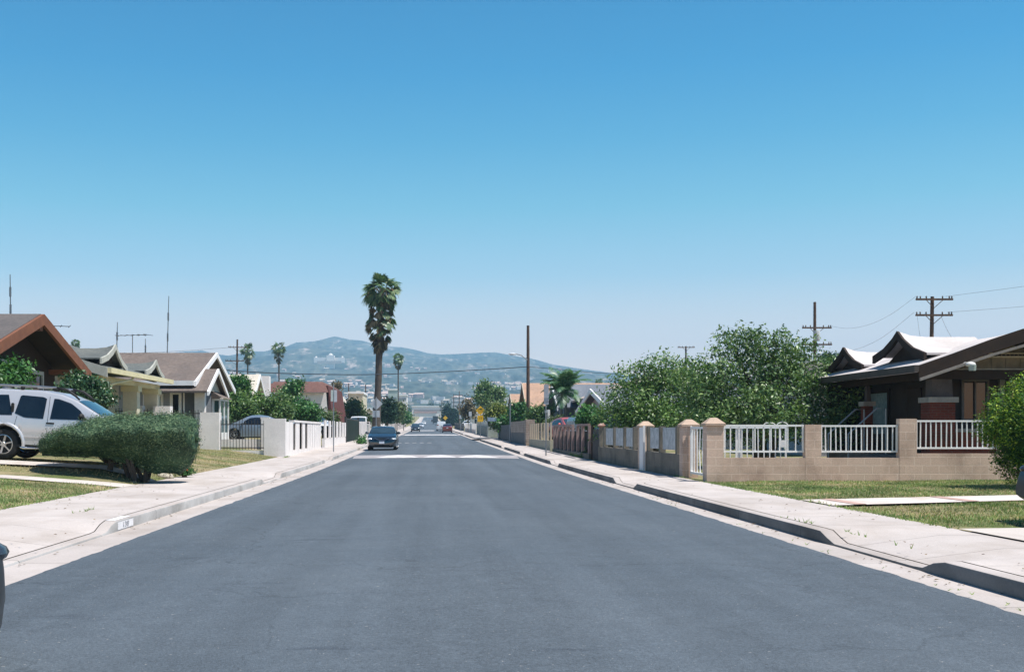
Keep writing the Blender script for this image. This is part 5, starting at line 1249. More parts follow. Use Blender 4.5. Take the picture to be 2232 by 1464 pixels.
for lab, y0, y1, h, mm in (('pale grey wall next to the slate sedan, beyond the dark green gate', 108, 127, 1.7, M('pale_grey_render', (.50, .48, .47), (.42, .40, .39), .8, .9)), ('low white wall behind the slate sedan', 132, 168, 1.5, STUCCO_W), ('far pale fence running up the left pavement', 172, 330, 1.5, CONCG)):
    f = thing('street_wall', lab, 'wall', (-6.6, y0, zr(y0)))
    vs = []; ys = np.linspace(y0, y1, 9)
    k = MB()
    for a, b2 in zip(ys[:-1], ys[1:]): k.add([(-6.7, a, zr(a)), (-6.5, a, zr(a)), (-6.5, b2, zr(b2)), (-6.7, b2, zr(b2)), (-6.7, a, zr(a) + h), (-6.5, a, zr(a) + h), (-6.5, b2, zr(b2) + h), (-6.7, b2, zr(b2) + h)], [(0, 1, 5, 4), (1, 2, 6, 5), (2, 3, 7, 6), (3, 0, 4, 7), (4, 5, 6, 7)])
    k.build('wall_panel', mm, f)
    k = MB()
    for y in ys: k.box(-6.74, -6.46, y - .15, y + .15, zr(y), zr(y) + h + .15)
    k.build('wall_post', STUCCO_W, f)

# ================================================================ signs, poles, wires
def sign_post(root, x, y, z0, z1, r=.03, mat=None): return MB().tube([(x, y, z0 - .1), (x, y, z1)], r, 8).build('post', mat or GALV, root, True)
SILV = M('bare_aluminium', (.55, .58, .62), (.48, .51, .55), 4, .4, metal=.5)
YEL = M('sign_yellow', (.80, .46, .015), (.70, .40, .02), 6, .5, fine=.05)
BLK = M('sign_black', (.02, .02, .02), None, 5, .6, fine=0)
r = thing('parking_sign', 'pole with two pale sign plates on the pavement by the white post fence', 'sign', (-5.05, 61, zr(61) + .15))
sign_post(r, -5.05, 61, zr(61) + .15, 3.85)
MB().box(-5.19, -5.06, 60.93, 60.965, 2.95, 3.55).build('sign_plate', M('pale_green_sign', (.50, .56, .53), None, 4, .5), r); MB().box(-5.02, -4.86, 60.93, 60.965, 2.92, 3.55).build('sign_plate', SILV, r)
r = thing('diamond_sign', 'bare metal back of a diamond sign with square plate behind the slate sedan', 'sign', (-4.75, 104, zr(104) + .15))
sign_post(r, -4.75, 104, zr(104) + .15, 4.45, .045)
MB().add([], []).prism([(-4.75, 104.06, 4.40), (-5.34, 104.06, 3.83), (-4.75, 104.06, 3.26), (-4.16, 104.06, 3.83)], (0, .012, 0)).build('diamond_plate', SILV, r)
MB().box(-5.08, -4.42, 104.055, 104.07, 2.62, 3.22).build('speed_plate', SILV, r)
r = thing('parking_sign', 'narrow sign seen edge on atop a pole beside the kerb by the cream picket fence', 'sign', (5.50, 53.7, zr(53.7) + .15))
sign_post(r, 5.50, 53.7, zr(53.7) + .15, 3.58)
MB().box(5.40, 5.62, 53.63, 53.66, 2.62, 3.55).build('sign_plate', M('grey_sign_back', (.42, .44, .48), (.34, .36, .40), 5, .5, metal=.3), r)
MB().box(5.40, 5.62, 53.615, 53.629, 2.88, 2.93).box(5.40, 5.62, 53.615, 53.629, 2.76, 2.79).build('sign_stripe', M('sign_stripe_grey', (.25, .27, .30), None, 5, .6), r)
yx = (1047 - VX) * 128 / F
r = thing('warning_sign', 'yellow diamond SPEED HUMP sign with a yellow 15 plate below', 'sign', (yx, 128, zr(128) + .15))
sign_post(r, yx, 128, zr(128) + .15, 4.0, .04)
MB().prism([(yx, 127.93, 4.16), (yx - .53, 127.93, 3.64), (yx, 127.93, 3.12), (yx + .53, 127.93, 3.64)], (0, .012, 0)).build('diamond_plate', YEL, r)
o = MB().box(yx - .32, yx + .32, 127.93, 127.942, 2.38, 3.08).build('speed_plate', YEL, r)
INKY = M('ochre_sign_ink', (.30, .15, .01), None, 5, .6, fine=0)
text('SPEED', .21, (yx, 127.925, 3.74), (R(90), 0, 0), INKY, r); text('HUMP', .21, (yx, 127.925, 3.52), (R(90), 0, 0), INKY, r)
text('15', .40, (yx, 127.925, 2.78), (R(90), 0, 0), INKY, r)
x2 = (969 - VX) * 300 / F
r = thing('warning_sign', 'small distant yellow diamond sign above the white van', 'sign', (x2 + .2, 300, zr(300) + .15))
sign_post(r, x2 + .2, 300, zr(300) + .15, 5.2, .05); MB().prism([(x2 + .2, 299.9, 5.3), (x2 - .40, 299.9, 4.7), (x2 + .2, 299.9, 4.1), (x2 + .8, 299.9, 4.7)], (0, .015, 0)).build('diamond_plate', YEL, r)
bx = (1072 - VX) * 110 / F
r = thing('street_sign', 'blue street name plate on a thin pole at the side street corner', 'sign', (bx - .42, 110, zr(110) + .15))
sign_post(r, bx - .42, 110, zr(110) + .15, 2.75, .035); MB().box(bx - .38, bx + .46, 109.96, 109.98, 2.30, 2.66).build('name_plate', M('street_sign_blue', (.10, .19, .33), (.36, .42, .50), 9, .5, fine=0), r)
for n_, (qx, Y, h, lab) in enumerate(((1087, 109, 1.95, 'short bare post at the corner of the grey board fence'), (1112, 92, 3.3, 'thin grey pole rising from the shrubs before the dark red pole'), (1004, 215, 3.2, 'thin pale pole beyond the parked red car'), (1025, 172, 3.4, 'pale pole with a small plate left of the yellow sign'))):
    x = (qx - VX) * Y / F; r = thing('sign_pole', lab, 'pole', (x, Y, zr(Y)))
    sign_post(r, x, Y, zr(Y), zr(Y) + h, .05 if n_ else .09)
    if n_ in (2, 3): MB().box(x - .22, x + .22, Y - .07, Y - .05, zr(Y) + h - .7, zr(Y) + h).build('sign_plate', SILV, r)
def utility_pole(lab, x, Y, zt, arms, r0=.15, extra=None, name='utility_pole', lean=0., mat=None):
    z0 = gz(x, Y); r = thing(name, lab, 'utility pole', (x, Y, z0)); at = lambda z: x + lean * (z - z0) / (zt - z0)
    MB().tube([(x, Y, z0 - .2), (at((z0 + zt) / 2), Y, (z0 + zt) / 2), (at(zt), Y, zt)], [r0, r0 * .9, r0 * .72], 10).build('pole', mat or WOOD, r, True)
    for z, w, off in arms:
        ax = at(z) + off
        a = MB().box(ax - w / 2, ax + w / 2, Y - r0 - .10, Y - r0 + .0, z - .06, z + .06)
        for s in (-1, 1): a.bar((at(z), Y - r0 - .08, z - .55), (ax + s * w * .22, Y - r0 - .08, z - .06), .035)
        a = a.build('crossarm', WOOD, r)
        k = MB()
        for t in (-.47, -.38, -.22, .22, .40, .47): k.lathe([(0, 0), (.05, .01), (.035, .06), (.055, .10), (.02, .16), (0, .16)], (ax + w * t, Y - r0 - .05, z + .062), 'z', 8)
        k.build('insulator', M('brown_porcelain', (.09, .07, .065), None, 5, .3), a, True)
    if extra:
        z = extra; MB().lathe([(0, 0), (.24, 0), (.26, .05), (.26, .78), (.24, .83), (0, .86)], (at(z), Y - r0 - .30, z), 'z', 16).build('transformer', M('transformer_grey', (.50, .53, .56), (.42, .45, .47), 4, .45), r, True)
    return r
P1x, P1y = (1776 - VX) * 92 / F, 92
utility_pole('tall dark pole with two crossarms and a grey transformer can', P1x, P1y, 11.70, [(9.62, 2.35, .1), (8.28, 2.4, .1)], .15, 8.55)
P2x, P2y = (2027 - VX) * 73 / F, 73
utility_pole('pole with two wide crossarms above the white roofed bungalow', P2x, P2y, 9.92, [(9.72, 2.35, .05), (8.72, 2.35, .05)], .15, lean=.15)
utility_pole('distant pole whose short crossarm shows over the citrus trees', (1495 - VX) * 170 / F, 170, 13.9, [(13.7, 2.5, 0)], .16)
utility_pole('hazy pole with two crossarms beside the pair of small palms', (515 - VX) * 165 / F, 165, 14.5, [(13.35, 2.7, .1), (11.4, 2.7, -.3)], .17, lean=.15)
lp = utility_pole('bare reddish brown pole carrying a street lamp, beside the round tree', (1151 - VX) * 100 / F, 100, 10.55, [], .17)
MB().tube([(8.6, 99.9, 7.55), (8.05, 99.9, 7.98), (7.55, 99.9, 8.08)], .05, 8).build('lamp_arm', GALV, lp, True)
MB().ell((7.30, 99.9, 8.06), (.34, .14, .10)).build('lamp_head', M('lamp_grey', (.62, .64, .66), None, 4, .4), lp, True)
for (qx, q0, Y, lab) in ((1001, 852, 330, 'thin far pole behind the dead fronded palm'), (963, 872, 480, 'thin far pole left of the dark conifers'), (989, 858, 400, 'hazy far pole before the grey apartment slab'), (760, 835, 260, 'far thin pole right of the red flanked house'), (797, 838, 250, 'far thin pole left of the tall palm trunk')):
    x = (qx - VX) * Y / F; utility_pole(lab, x, Y, EYE + (VY - q0) * Y / F, [(EYE + (VY - q0) * Y / F - 1.2, 2.2, 0)] if qx in (963, 1001, 989) else [], .16)
MAST = M('grey_mast', (.10, .13, .16), (.14, .17, .20), 5, .5, metal=.3)
for (xa, ya, xb, yb, Y, lab) in ((368, 645, 363, 765, 74, 'tall thin radio mast behind the brown roof'), (22, 598, 24, 690, 60, 'thin mast behind the rust trimmed house'), (256, 702, 253, 765, 70, 'short thin mast behind the flared gable'), (317, 738, 317, 768, 80, 'faint stub mast right of the flared gable')):
    a, b2 = px(xa, ya, Y), px(xb, yb + 60, Y)
    k = MB().tube([b2, a], [.040, .022], 6)
    for t in (.25, .5, .75): q = Vector(b2).lerp(Vector(a), t); k.tube([q - Vector((0, 0, .25)), q + Vector((0, 0, .25))], .055, 6)
    tag(k.build('radio_mast', MAST), lab, 'mast')
CABLE = M('black_cable', (.035, .045, .06), None, 4, .6, fine=0)
def wire(lab, pts, rad, name='power_line'):
    P = [Vector(p) for p in pts]; out = []
    for i in range(len(P) - 1):
        p0, p1, p2, p3 = P[max(i - 1, 0)], P[i], P[i + 1], P[min(i + 2, len(P) - 1)]
        for t in np.linspace(0, 1, 8, endpoint=False):
            out.append(.5 * ((2 * p1) + (-p0 + p2) * t + (2 * p0 - 5 * p1 + 4 * p2 - p3) * t * t + (-p0 + 3 * p1 - 3 * p2 + p3) * t ** 3))
    out.append(P[-1]); tag(MB().tube(out, rad, 5).build(name, CABLE), lab, 'cable')
wire('dark cable sagging right across the street in front of the hills', [px(478, 805, 70), px(560, 811, 77), px(680, 815, 84), px(790, 816, 89), px(900, 813, 94), px(1040, 806, 98), px(1150, 799, 99.8)], .036)
wire('thin cable running on from the lamp pole behind the feather palm', [px(1151, 799, 99.8), px(1200, 803, 104), px(1300, 812, 112), px(1420, 818, 120)], .028)
a1, a2 = (P1x + 1.0, P1y - .2, 9.8), (P2x - 1.0, P2y - .2, 9.9)
def sag(a, b2, s): a, b2 = Vector(a), Vector(b2); return [a.lerp(b2, t) - Vector((0, 0, s * 4 * t * (1 - t))) for t in (0, .25, .5, .75, 1)]
wire('thin wire slung between the two crossarm poles, upper arms', sag(a1, a2, .9), .0075)
wire('thin wire slung between the two crossarm poles, lower arms', sag((P1x - .9, P1y - .2, 8.45), (P2x - 1.1, P2y - .2, 8.9), 1.5), .0075)
wire('thin wire rising from the top crossarm out of view', sag((P2x + .9, P2y - .2, 9.9), (P2x + 12, P2y - 34, 11.6), .7), .0075)
wire('thin wire leaving the lower crossarm to the right', sag((P2x + 1.0, P2y - .2, 8.9), (P2x + 12, P2y - 30, 9.6), .6), .0075)
wire('service drop from the lower crossarm to the bungalow roof', sag((P2x + .6, P2y - .2, 8.7), (17.5, 36, 3.6), .6), .0075)
wire('service drop from the crossarm to the rear of the bungalow', sag((P2x - .9, P2y - .2, 8.7), (16.4, 37.4, 3.4), .6), .0075)
wire('faint wire from the hazy pole toward the left roofs', sag(((515 - VX) * 165 / F, 164.8, 13.4), (-60, 120, 11), 1.2), .02)

# ================================================================ plants
CIT = M_leaf('citrus_leaf', (.034, .084, .034), (.088, .170, .058), (.22, .31, .12), .42, .35, .18, .8)
CITL = M_leaf('citrus_leaf_light', (.036, .092, .032), (.098, .190, .060), (.23, .325, .12), .42, .35, .22, .8)
SHR = M_leaf('shrub_leaf', (.020, .075, .026), (.050, .155, .045), (.13, .27, .085), .4, .4, .2, .9)
OLV = M_leaf('olive_leaf', (.055, .085, .042), (.11, .155, .072), (.23, .28, .15), .6, .2, .2, .9)
GLS = M_leaf('glossy_leaf', (.012, .045, .022), (.032, .092, .040), (.11, .19, .085), .36, .5, .1, .9)
YGR = M_leaf('yellow_green_leaf', (.060, .095, .020), (.13, .17, .035), (.26, .28, .075), .5, .3, .3, .9)
JUN = M_leaf('juniper_leaf', (.012, .060, .010), (.075, .185, .022), (.36, .46, .050), .55, .25, .2, 1.3)
HED = M_leaf('hedge_needle', (.036, .076, .044), (.085, .150, .085), (.165, .225, .130), .6, .2, .12, 1.6)
FTH = M_leaf('feather_leaf', (.030, .065, .030), (.060, .110, .050), (.13, .18, .085), .5, .3, .25, .6)
DRK = M_leaf('dark_conifer_leaf', (.008, .028, .018), (.014, .045, .026), (.035, .075, .040), .6, .2, .1, .3)
PAL = M_leaf('palm_leaf', (.032, .090, .044), (.095, .175, .078), (.24, .30, .15), .4, .4, .2, .4)
SKIRT = M_leaf('dead_palm_leaf', (.055, .050, .028), (.12, .098, .055), (.26, .215, .13), .8, .15, .1, .5)
# citrus trees behind the block wall
B = [(11.0, 38, 2.35, 2.5, 2.2, 1.5), (10.4, 38, 3.55, 1.45, 1.4, 1.05), (10.15, 38, 4.18, .85, .8, .55), (10.9, 37.6, 4.12, .75, .7, .58), (11.4, 38, 3.75, .9, .8, .7), (12.2, 38.2, 3.5, 1.15, 1.2, 1.0), (12.1, 38, 4.0, .45, .5, .5), (9.1, 37.6, 2.9, 1.0, 1.2, 1.0), (9.5, 37.4, 2.0, 1.4, 1.3, 1.0), (12.9, 36.6, 2.0, 1.15, 1.0, 1.15), (12.3, 36.4, 1.6, 1.3, .8, .8), (8.9, 37.0, 1.4, 1.0, .9, .7), (10.6, 36.2, 1.7, 1.4, .8, .9), (12.6, 38, 2.9, 1.0, 1.2, 1.0)]
B += [(b[0] + math.cos(t) * b[3] * .9, b[1] - .35 * b[4] + .2 * math.sin(t * 7), b[2] + math.sin(t) * b[5] * .9, .30, .30, .34) for k_, b in enumerate(list(B[1:])) for t in (.5 + .3 * math.sin(k_), 1.3 + .3 * math.sin(k_ * 3), 2.4 + .4 * math.cos(k_ * 2))]
tree('citrus_tree', 'big dense citrus tree, the taller one, behind the white railings', (11.0, 38.2, gz(11, 38)), B, 27000, .125, CIT, (.16, .10), shell=2.0, stems=3, asp=.42, up=.3)
B = [(9.2, 47, 2.3, 2.3, 2.0, 1.5), (9.4, 47, 3.7, 1.25, 1.2, .85), (8.4, 46.6, 3.2, 1.2, 1.1, .9), (10.6, 47.2, 3.3, 1.3, 1.2, 1.0), (8.0, 46, 2.0, 1.1, 1.0, 1.0), (7.7, 47, 1.5, .9, .9, .9), (9.2, 45.5, 1.6, 1.6, .9, .9), (11.0, 46.4, 2.0, 1.3, 1.0, 1.1)]
B += [(b[0] + math.cos(t) * b[3] * .9, b[1] - .35 * b[4] + .2 * math.sin(t * 7), b[2] + math.sin(t) * b[5] * .9, .32, .32, .36) for k_, b in enumerate(list(B[1:])) for t in (.5 + .3 * math.sin(k_), 1.3 + .3 * math.sin(k_ * 3), 2.4 + .4 * math.cos(k_ * 2))]
tree('citrus_tree', 'lighter green citrus tree behind the weathered grey wall', (9.2, 47, gz(9, 47)), B, 19000, .14, CITL, (.15, .09), shell=2.0, stems=2, asp=.42, up=.3)
def shrub(lab, x0, x1, y0, y1, Y, n, ls, mat, nl=14, dep=None, name='shrub', cat='shrub', s=(.32, .55), low=-.6, zbase=None, trunk=(.07, .045), group=None, shell=2.2, core=.74):
    a, b2 = px(x0, y0, Y), px(x1, y1, Y); c = ((a[0] + b2[0]) / 2, Y, (a[2] + b2[2]) / 2); r = ((b2[0] - a[0]) / 2 * .84, dep or (b2[0] - a[0]) / 2 * .8, (a[2] - b2[2]) / 2 * .84)
    base = (c[0], Y, gz(c[0], Y) if zbase is None else zbase)
    return tree(name, lab, base, lumps(c, r, nl, s, zlib.crc32(lab.encode()) % 9999, low, core), n, ls, mat, trunk, cat, group, shell=shell)
shrub('bright green shrub in front of the rust trimmed house', -60, 74, 770, 905, 32.6, 6500, .13, SHR, dep=1.0)
shrub('glossy dark leafed shrub between the brown house and the cream house', 112, 262, 808, 925, 35.5, 9000, .12, GLS, 18, dep=1.2, s=(.3, .45))
shrub('rounded bright green bush against the pale roofed house', 493, 548, 815, 885, 77, 3200, .22, SHR, 10, zbase=.9)
shrub('dense green tree hiding the corner of the grey stucco house', 482, 580, 850, 935, 73, 8000, .20, CITL, 16, dep=2.0, name='yard_tree', cat='tree')
shrub('middle green tree above the silver blue sedan', 560, 655, 852, 935, 75, 7500, .20, CIT, 15, dep=2.0, name='yard_tree', cat='tree')
shrub('dark green tree behind the white slotted wall, nearest the red flanked house', 618, 702, 856, 940, 78, 6500, .20, SHR, 15, dep=2.0, name='yard_tree', cat='tree')
shrub('slim tree tops showing over the white walled house', 612, 668, 822, 880, 100, 2200, .26, SHR, 9, name='yard_tree', cat='tree', zbase=1.2)
shrub('feathery pale green tree before the orange house', 748, 796, 862, 935, 128, 2600, .34, FTH, 12, name='yard_tree', cat='tree', shell=1.3)
shrub('olive bushes over the post fence, beside the two plate sign pole', 690, 748, 895, 935, 96, 2600, .22, OLV, 9)
shrub('small leafy plant under the diamond sign', 786, 812, 898, 930, 130, 900, .3, FTH, 6)
shrub('low plant growing onto the pavement by the dark gate', 775, 800, 950, 972, 84, 700, .16, SHR, 6, zbase=zr(84) + .14)
shrub('dark tree standing against the tall palm trunk', 826, 862, 862, 935, 150, 3000, .38, DRK, 12, name='street_tree', cat='tree')
shrub('mid green tree next to the dark tree by the palm', 846, 884, 872, 930, 178, 2600, .42, OLV, 11, name='street_tree', cat='tree')
shrub('long row bush along the pavement past the tall palm', 862, 898, 893, 932, 225, 2000, .45, SHR, 9, name='street_tree', cat='tree')
shrub('large round tree above the yellow sign', 1029, 1101, 826, 912, 182, 6500, .42, CIT, 20, name='round_tree', cat='tree', s=(.3, .42), trunk=(.25, .16))
shrub('small light leafed tree tucked against the round tree', 1058, 1092, 874, 920, 150, 1600, .38, OLV, 8, name='yard_tree', cat='tree', shell=1.4)
shrub('yellow green bush at the corner by the blue street sign', 1058, 1122, 884, 948, 119, 4200, .30, YGR, 13)
shrub('dark green bush behind the dark grey fence', 1085, 1118, 905, 950, 108, 1800, .26, SHR, 8)
shrub('mid green tree around the foot of the lamp pole', 1108, 1160, 876, 945, 104, 4200, .28, SHR, 13, name='yard_tree', cat='tree')
shrub('dark leafy tree beside the feather palm', 1148, 1214, 882, 948, 92, 4600, .25, CIT, 13, name='yard_tree', cat='tree')
shrub('small bluish bush under the white porch frame', 1190, 1228, 902, 945, 82, 1800, .2, OLV, 8)
shrub('green bush beside the white barge trimmed grey house', 1252, 1312, 878, 940, 57, 3600, .17, SHR, 12)
shrub('weedy green plant at the foot of the brown picket fence', 1262, 1300, 978, 1008, 50.6, 600, .12, OLV, 6, zbase=zr(50) + .14, dep=.25)
shrub('flat topped pine far behind the bungalow roof', 1782, 1830, 772, 800, 150, 1500, .4, DRK, 8, name='pine_tree', cat='tree')
shrub('pale dusty tree behind the yellow green bush', 1072, 1100, 878, 900, 140, 700, .3, OLV, 6, name='yard_tree', cat='tree', shell=1.2)
shrub('dry brown topped tree above the two plate sign pole', 728, 742, 831, 850, 175, 500, .35, SKIRT, 5, name='yard_tree', cat='tree')
shrub('leaning dead fronded palm beside the round tree', 1008, 1034, 862, 925, 195, 1200, .5, SKIRT, 9, name='shaggy_palm', cat='tree', shell=1.2)
def conifer(lab, x0, x1, y0, y1, Y, n, ls, mat=None):
    a, b2 = px(x0, y0, Y), px(x1, y1, Y); cx = (a[0] + b2[0]) / 2; w = (b2[0] - a[0]) / 2; h = a[2] - b2[2]
    Bl = [(cx, Y, b2[2] + h * t, w * (1.02 - t) * .9, w * (1.02 - t) * .9, h * .12) for t in np.linspace(.12, .95, 9)]
    tree('conifer', lab, (cx, Y, zr(Y)), Bl, n, ls, mat or DRK, (.3, .2), limbs=2, shell=1.8)
conifer('dark pointed conifer on the right of the far road', 962, 984, 875, 922, 430, 1600, .9)
conifer('second dark conifer behind the dark pointed one', 975, 1003, 886, 925, 400, 1800, .9)
conifer('thin hazy conifer over the long white building', 933, 944, 876, 900, 980, 500, 1.6)
# clipped hedge in front of the silver SUV
hd = thing('hedge', 'wide clipped hedge with bare twisted stems in front of the silver suv', 'hedge', (-7.4, 27.0, gz(-7.4, 27)))
HS = .27
st = [(-9.48, 1.05, 1.16, 1.17, .86, .35), (-9.2, 1.18, 1.25, 1.30, .84, .7), (-8.8, 1.30, 1.34, 1.52, .82, .95), (-8.3, 1.40, 1.34, 1.74, .82, 1.0), (-7.8, 1.46, 1.40, 1.80, .76, 1.0), (-7.2, 1.50, 1.42, 1.80, .58, 1.0), (-6.7, 1.50, 1.44, 1.80, .40, 1.0), (-6.2, 1.48, 1.44, 1.78, .44, 1.0), (-5.95, 1.42, 1.38, 1.70, .62, .85), (-5.82, 1.25, 1.2, 1.45, .95, .45)]
st = [(q[0] + HS,) + q[1:] for q in st]; xs = np.linspace(-9.48 + HS, -5.82 + HS, 56); hv = []; NR = 40
def hi(x, k): return float(np.interp(x, [q[0] for q in st], [q[k] for q in st]))
for x in xs:
    zf, zm, zb2, zl, s = hi(x, 2), hi(x, 1), hi(x, 3), hi(x, 4), hi(x, 5)
    yc = 27.35; yf, yb = yc - .85 * s, yc + .85 * s
    poly = [(yc - .05 * s, zl), (yf + .80 * s, zl + .06), (yf + .10 * s, zf - .22), (yf + .02 * s, zf - .03), (yf + .14 * s, zf + .05), (yc, (zf + zb2) / 2 + .08), (yb - .12 * s, zb2), (yb, zb2 - .14), (yb - .1 * s, zl + .2), (yc + .3 * s, zl)]
    d = [0]
    for a, b2 in zip(poly, poly[1:] + poly[:1]): d.append(d[-1] + math.dist(a, b2))
    pp = poly + poly[:1]
    for t in np.linspace(0, d[-1], NR, endpoint=False):
        y, z = float(np.interp(t, d, [p[0] for p in pp])), float(np.interp(t, d, [p[1] for p in pp]))
        nn = mn.noise((x * 2.2, y * 2.2, z * 2.2)) * .06 + mn.noise((x * 6, y * 6, z * 6)) * .03
        hv.append((x + nn * .3, y + (y - yc) * nn * .6, z + nn))
fs = [(i * NR + j, i * NR + (j + 1) % NR, (i + 1) * NR + (j + 1) % NR, (i + 1) * NR + j) for i in range(55) for j in range(NR)] + [tuple(range(NR)), tuple(55 * NR + j for j in range(NR))]
tmp = MB().add(hv, fs); hm_ = bpy.data.meshes.new('t'); hm_.from_pydata(hv, [], fs); hm_.update()
bmx = bmesh.new(); bmx.from_mesh(hm_); bmesh.ops.recalc_face_normals(bmx, faces=bmx.faces); bmx.to_mesh(hm_); bmx.free()
ar = np.array([p.area for p in hm_.polygons]); ce = np.array([p.center for p in hm_.polygons]); no = np.array([p.normal for p in hm_.polygons])
idx = RNG.choice(len(ar), size=26000, p=ar / ar.sum())
Pp = ce[idx] + RNG.normal(0, .035, (26000, 3)) + no[idx] * (RNG.uniform(-.05, .045, (26000, 1)) + .10 * (RNG.random((26000, 1)) > .94))
Nn = no[idx] * 2.6 + rand_dirs(26000); Nn /= np.linalg.norm(Nn, axis=1)[:, None]
fo = quick_mesh('foliage', leaf_quads(Pp, Nn, .062, .30), 4, HED, hd)
core = MB(); core.v = [(p[0] - hd.location.x, 27.35 + (p[1] - 27.35) * .93 - hd.location.y, p[2] - .03 - hd.location.z) for p in hv]; core.f = fs; join_mesh(fo, core)
k = MB(); g_ = random.Random(3)
for (x, y) in ((-6.95, 26.7), (-6.8, 27.0), (-7.2, 27.1), (-6.85, 27.3), (-7.7, 27.2)):
    for _ in range(2):
        dx = g_.uniform(-.5, .5); y2 = y + .5; k.tube([(x, y2, gz(x, y2) - .1), (x + dx * .3, y2 + g_.uniform(-.1, .1), gz(x, y2) + .22), (x + dx * .7, y2, gz(x, y2) + .45), (x + dx, y2 + .1, 1.0)], [.07, .055, .042, .03], 7)
k.build('stem', M('grey_bark', (.085, .07, .058), (.05, .042, .035), 8, .95, .3, 40), hd, True)
# litter and ivy below the hedge, flowers and stones at its foot
shrub('small dark leafed plant with red blooms at the pavement edge under the hedge', 384, 420, 1012, 1044, 30.6, 900, .07, SHR, 7, dep=.22, zbase=.16)
tag(MB().ell((-6.62, 30.3, .40), (.03, .03, .03)).ell((-6.50, 30.35, .46), (.025, .025, .025)).ell((-6.40, 30.4, .36), (.025, .025, .025)).build('red_blooms', M('red_bloom', (.45, .02, .02), None, 5, .7), smooth=True), 'tiny red blooms on the plant under the hedge', 'flowers')
def stone(lab, c, r):
    m_ = MB().ell(c, r, 16, 10); m_.v = [(p[0] + .03 * mn.noise((p[0] * 9, p[1] * 9, p[2] * 9)), p[1], p[2] + .02 * mn.noise((p[0] * 7, p[1] * 7, 3))) for p in m_.v]
    tag(m_.build('stone', M('pale_stone', (.50, .46, .37), (.36, .33, .27), 9, .9, .4, 40), smooth=True), lab, 'stone')
stone('flat pale stone at the pavement edge beside the hedge foot', (-6.86, 29.6, .22), (.17, .12, .10)); stone('small white stone next to the flat pale one', (-6.66, 29.65, .20), (.07, .06, .09))
# bright juniper bush at the right edge
Bl = [(13.0, 24, 1.42, 1.15, 1.1, .80), (13.05, 24, .85, .95, .95, .6), (13.15, 24, .45, .62, .65, .4)]
g_ = random.Random(21)
while len(Bl) < 60:
    v = Vector((g_.gauss(0, 1), g_.gauss(0, 1), g_.gauss(0, 1))).normalized(); z = 1.40 + v.z * 1.0
    if z < .6: continue
    rr = 1.42 * math.sqrt(max(.05, 1 - ((z - 1.40) / 1.2) ** 2)) if z > 1.2 else .78 + .55 * (z - .25)
    h = Vector((v.x, v.y)).normalized(); q = g_.uniform(.15, .27); Bl.append((13.1 + h.x * (rr - q * .5), 24 + h.y * (rr - q * .5), z, q, q, q * 1.5))
jb = tree('juniper_bush', 'bright yellow green rounded juniper bush before the end of the block wall', (13.1, 24, gz(13.1, 24)), Bl, 46000, .055, JUN, (.12, .08), 'shrub', shell=3.6, up=.9)
core = MB().ell((-.05, 0, 1.22), (1.12, 1.05, .85), 20, 12).ell((0, 0, .62), (.72, .72, .5), 16, 10)
for ch in jb.children:
    if ch.name.startswith('foliage'): join_mesh(ch, core)
# leaf litter along gutters and lawn edges
lt = []
for x0, y0, y1, k_, sp in ((4.82, 7, 40, 150, .07), (-4.24, 9, 40, 90, .06), (6.9, 14.5, 28, 120, .5), (-6.9, 17, 27, 90, .4), (5.6, 7, 40, 60, .6), (-5.4, 9, 40, 50, .6)):
    for _ in range(k_):
        yy = random.uniform(y0, y1) if random.random() < .5 else y0 + (y1 - y0) * random.choice((.12, .3, .47, .71, .83)) + random.gauss(0, .7); xx = x0 + random.gauss(0, sp)
        zz_ = zr(yy) + (.004 if abs(xx) < 4.94 and xx > -4.34 else .165 if abs(xx) < 6.65 else gz(xx, yy) - zr(yy) + .03); aa = random.uniform(0, 6.28); L = random.uniform(.012, .032); ca, sa = math.cos(aa) * L, math.sin(aa) * L
        lt += [(xx - ca, yy - sa, zz_), (xx + sa * .5, yy - ca * .5, zz_ + random.uniform(0, .012)), (xx + ca, yy + sa, zz_ + random.uniform(0, .01)), (xx - sa * .5, yy + ca * .5, zz_ + random.uniform(0, .012))]
tag(tag(quick_mesh('leaf_litter', lt, 4, M_leaf('dry_leaf', (.05, .035, .02), (.13, .085, .045), (.25, .18, .09), .9, .1, .1, .8)), kind='stuff'), 'scattered dry leaves along the gutters and lawn edges', 'litter')
# ---- palms
def fan_leaf(vs, base, tip_dir, size, droop, seg=13, spread=2.5):
    """one fan leaf: petiole end at base, blade a folded fan towards tip_dir"""
    d = Vector(tip_dir).normalized(); up = Vector((0, 0, 1)); s = d.cross(up)
    s = s.normalized() if s.length > 1e-3 else Vector((1, 0, 0)); s = Matrix.Rotation(RNG.uniform(-.9, .9), 3, d) @ s; n = s.cross(d).normalized(); hub = Vector(base)
    for i in range(seg):
        a = (i / (seg - 1) - .5) * spread; L = size * (1 - .28 * abs(a) / (spread / 2)) * RNG.uniform(.9, 1.1)
        e_ = (d * math.cos(a) + s * math.sin(a)).normalized(); w = (d * -math.sin(a) + s * math.cos(a)).normalized() * size * .085
        m = hub + e_ * L * .6 + n * (.03 * size * (1 if i % 2 else -1)); t = hub + e_ * L - up * droop * L
        vs += [hub, m + w, t, m - w]
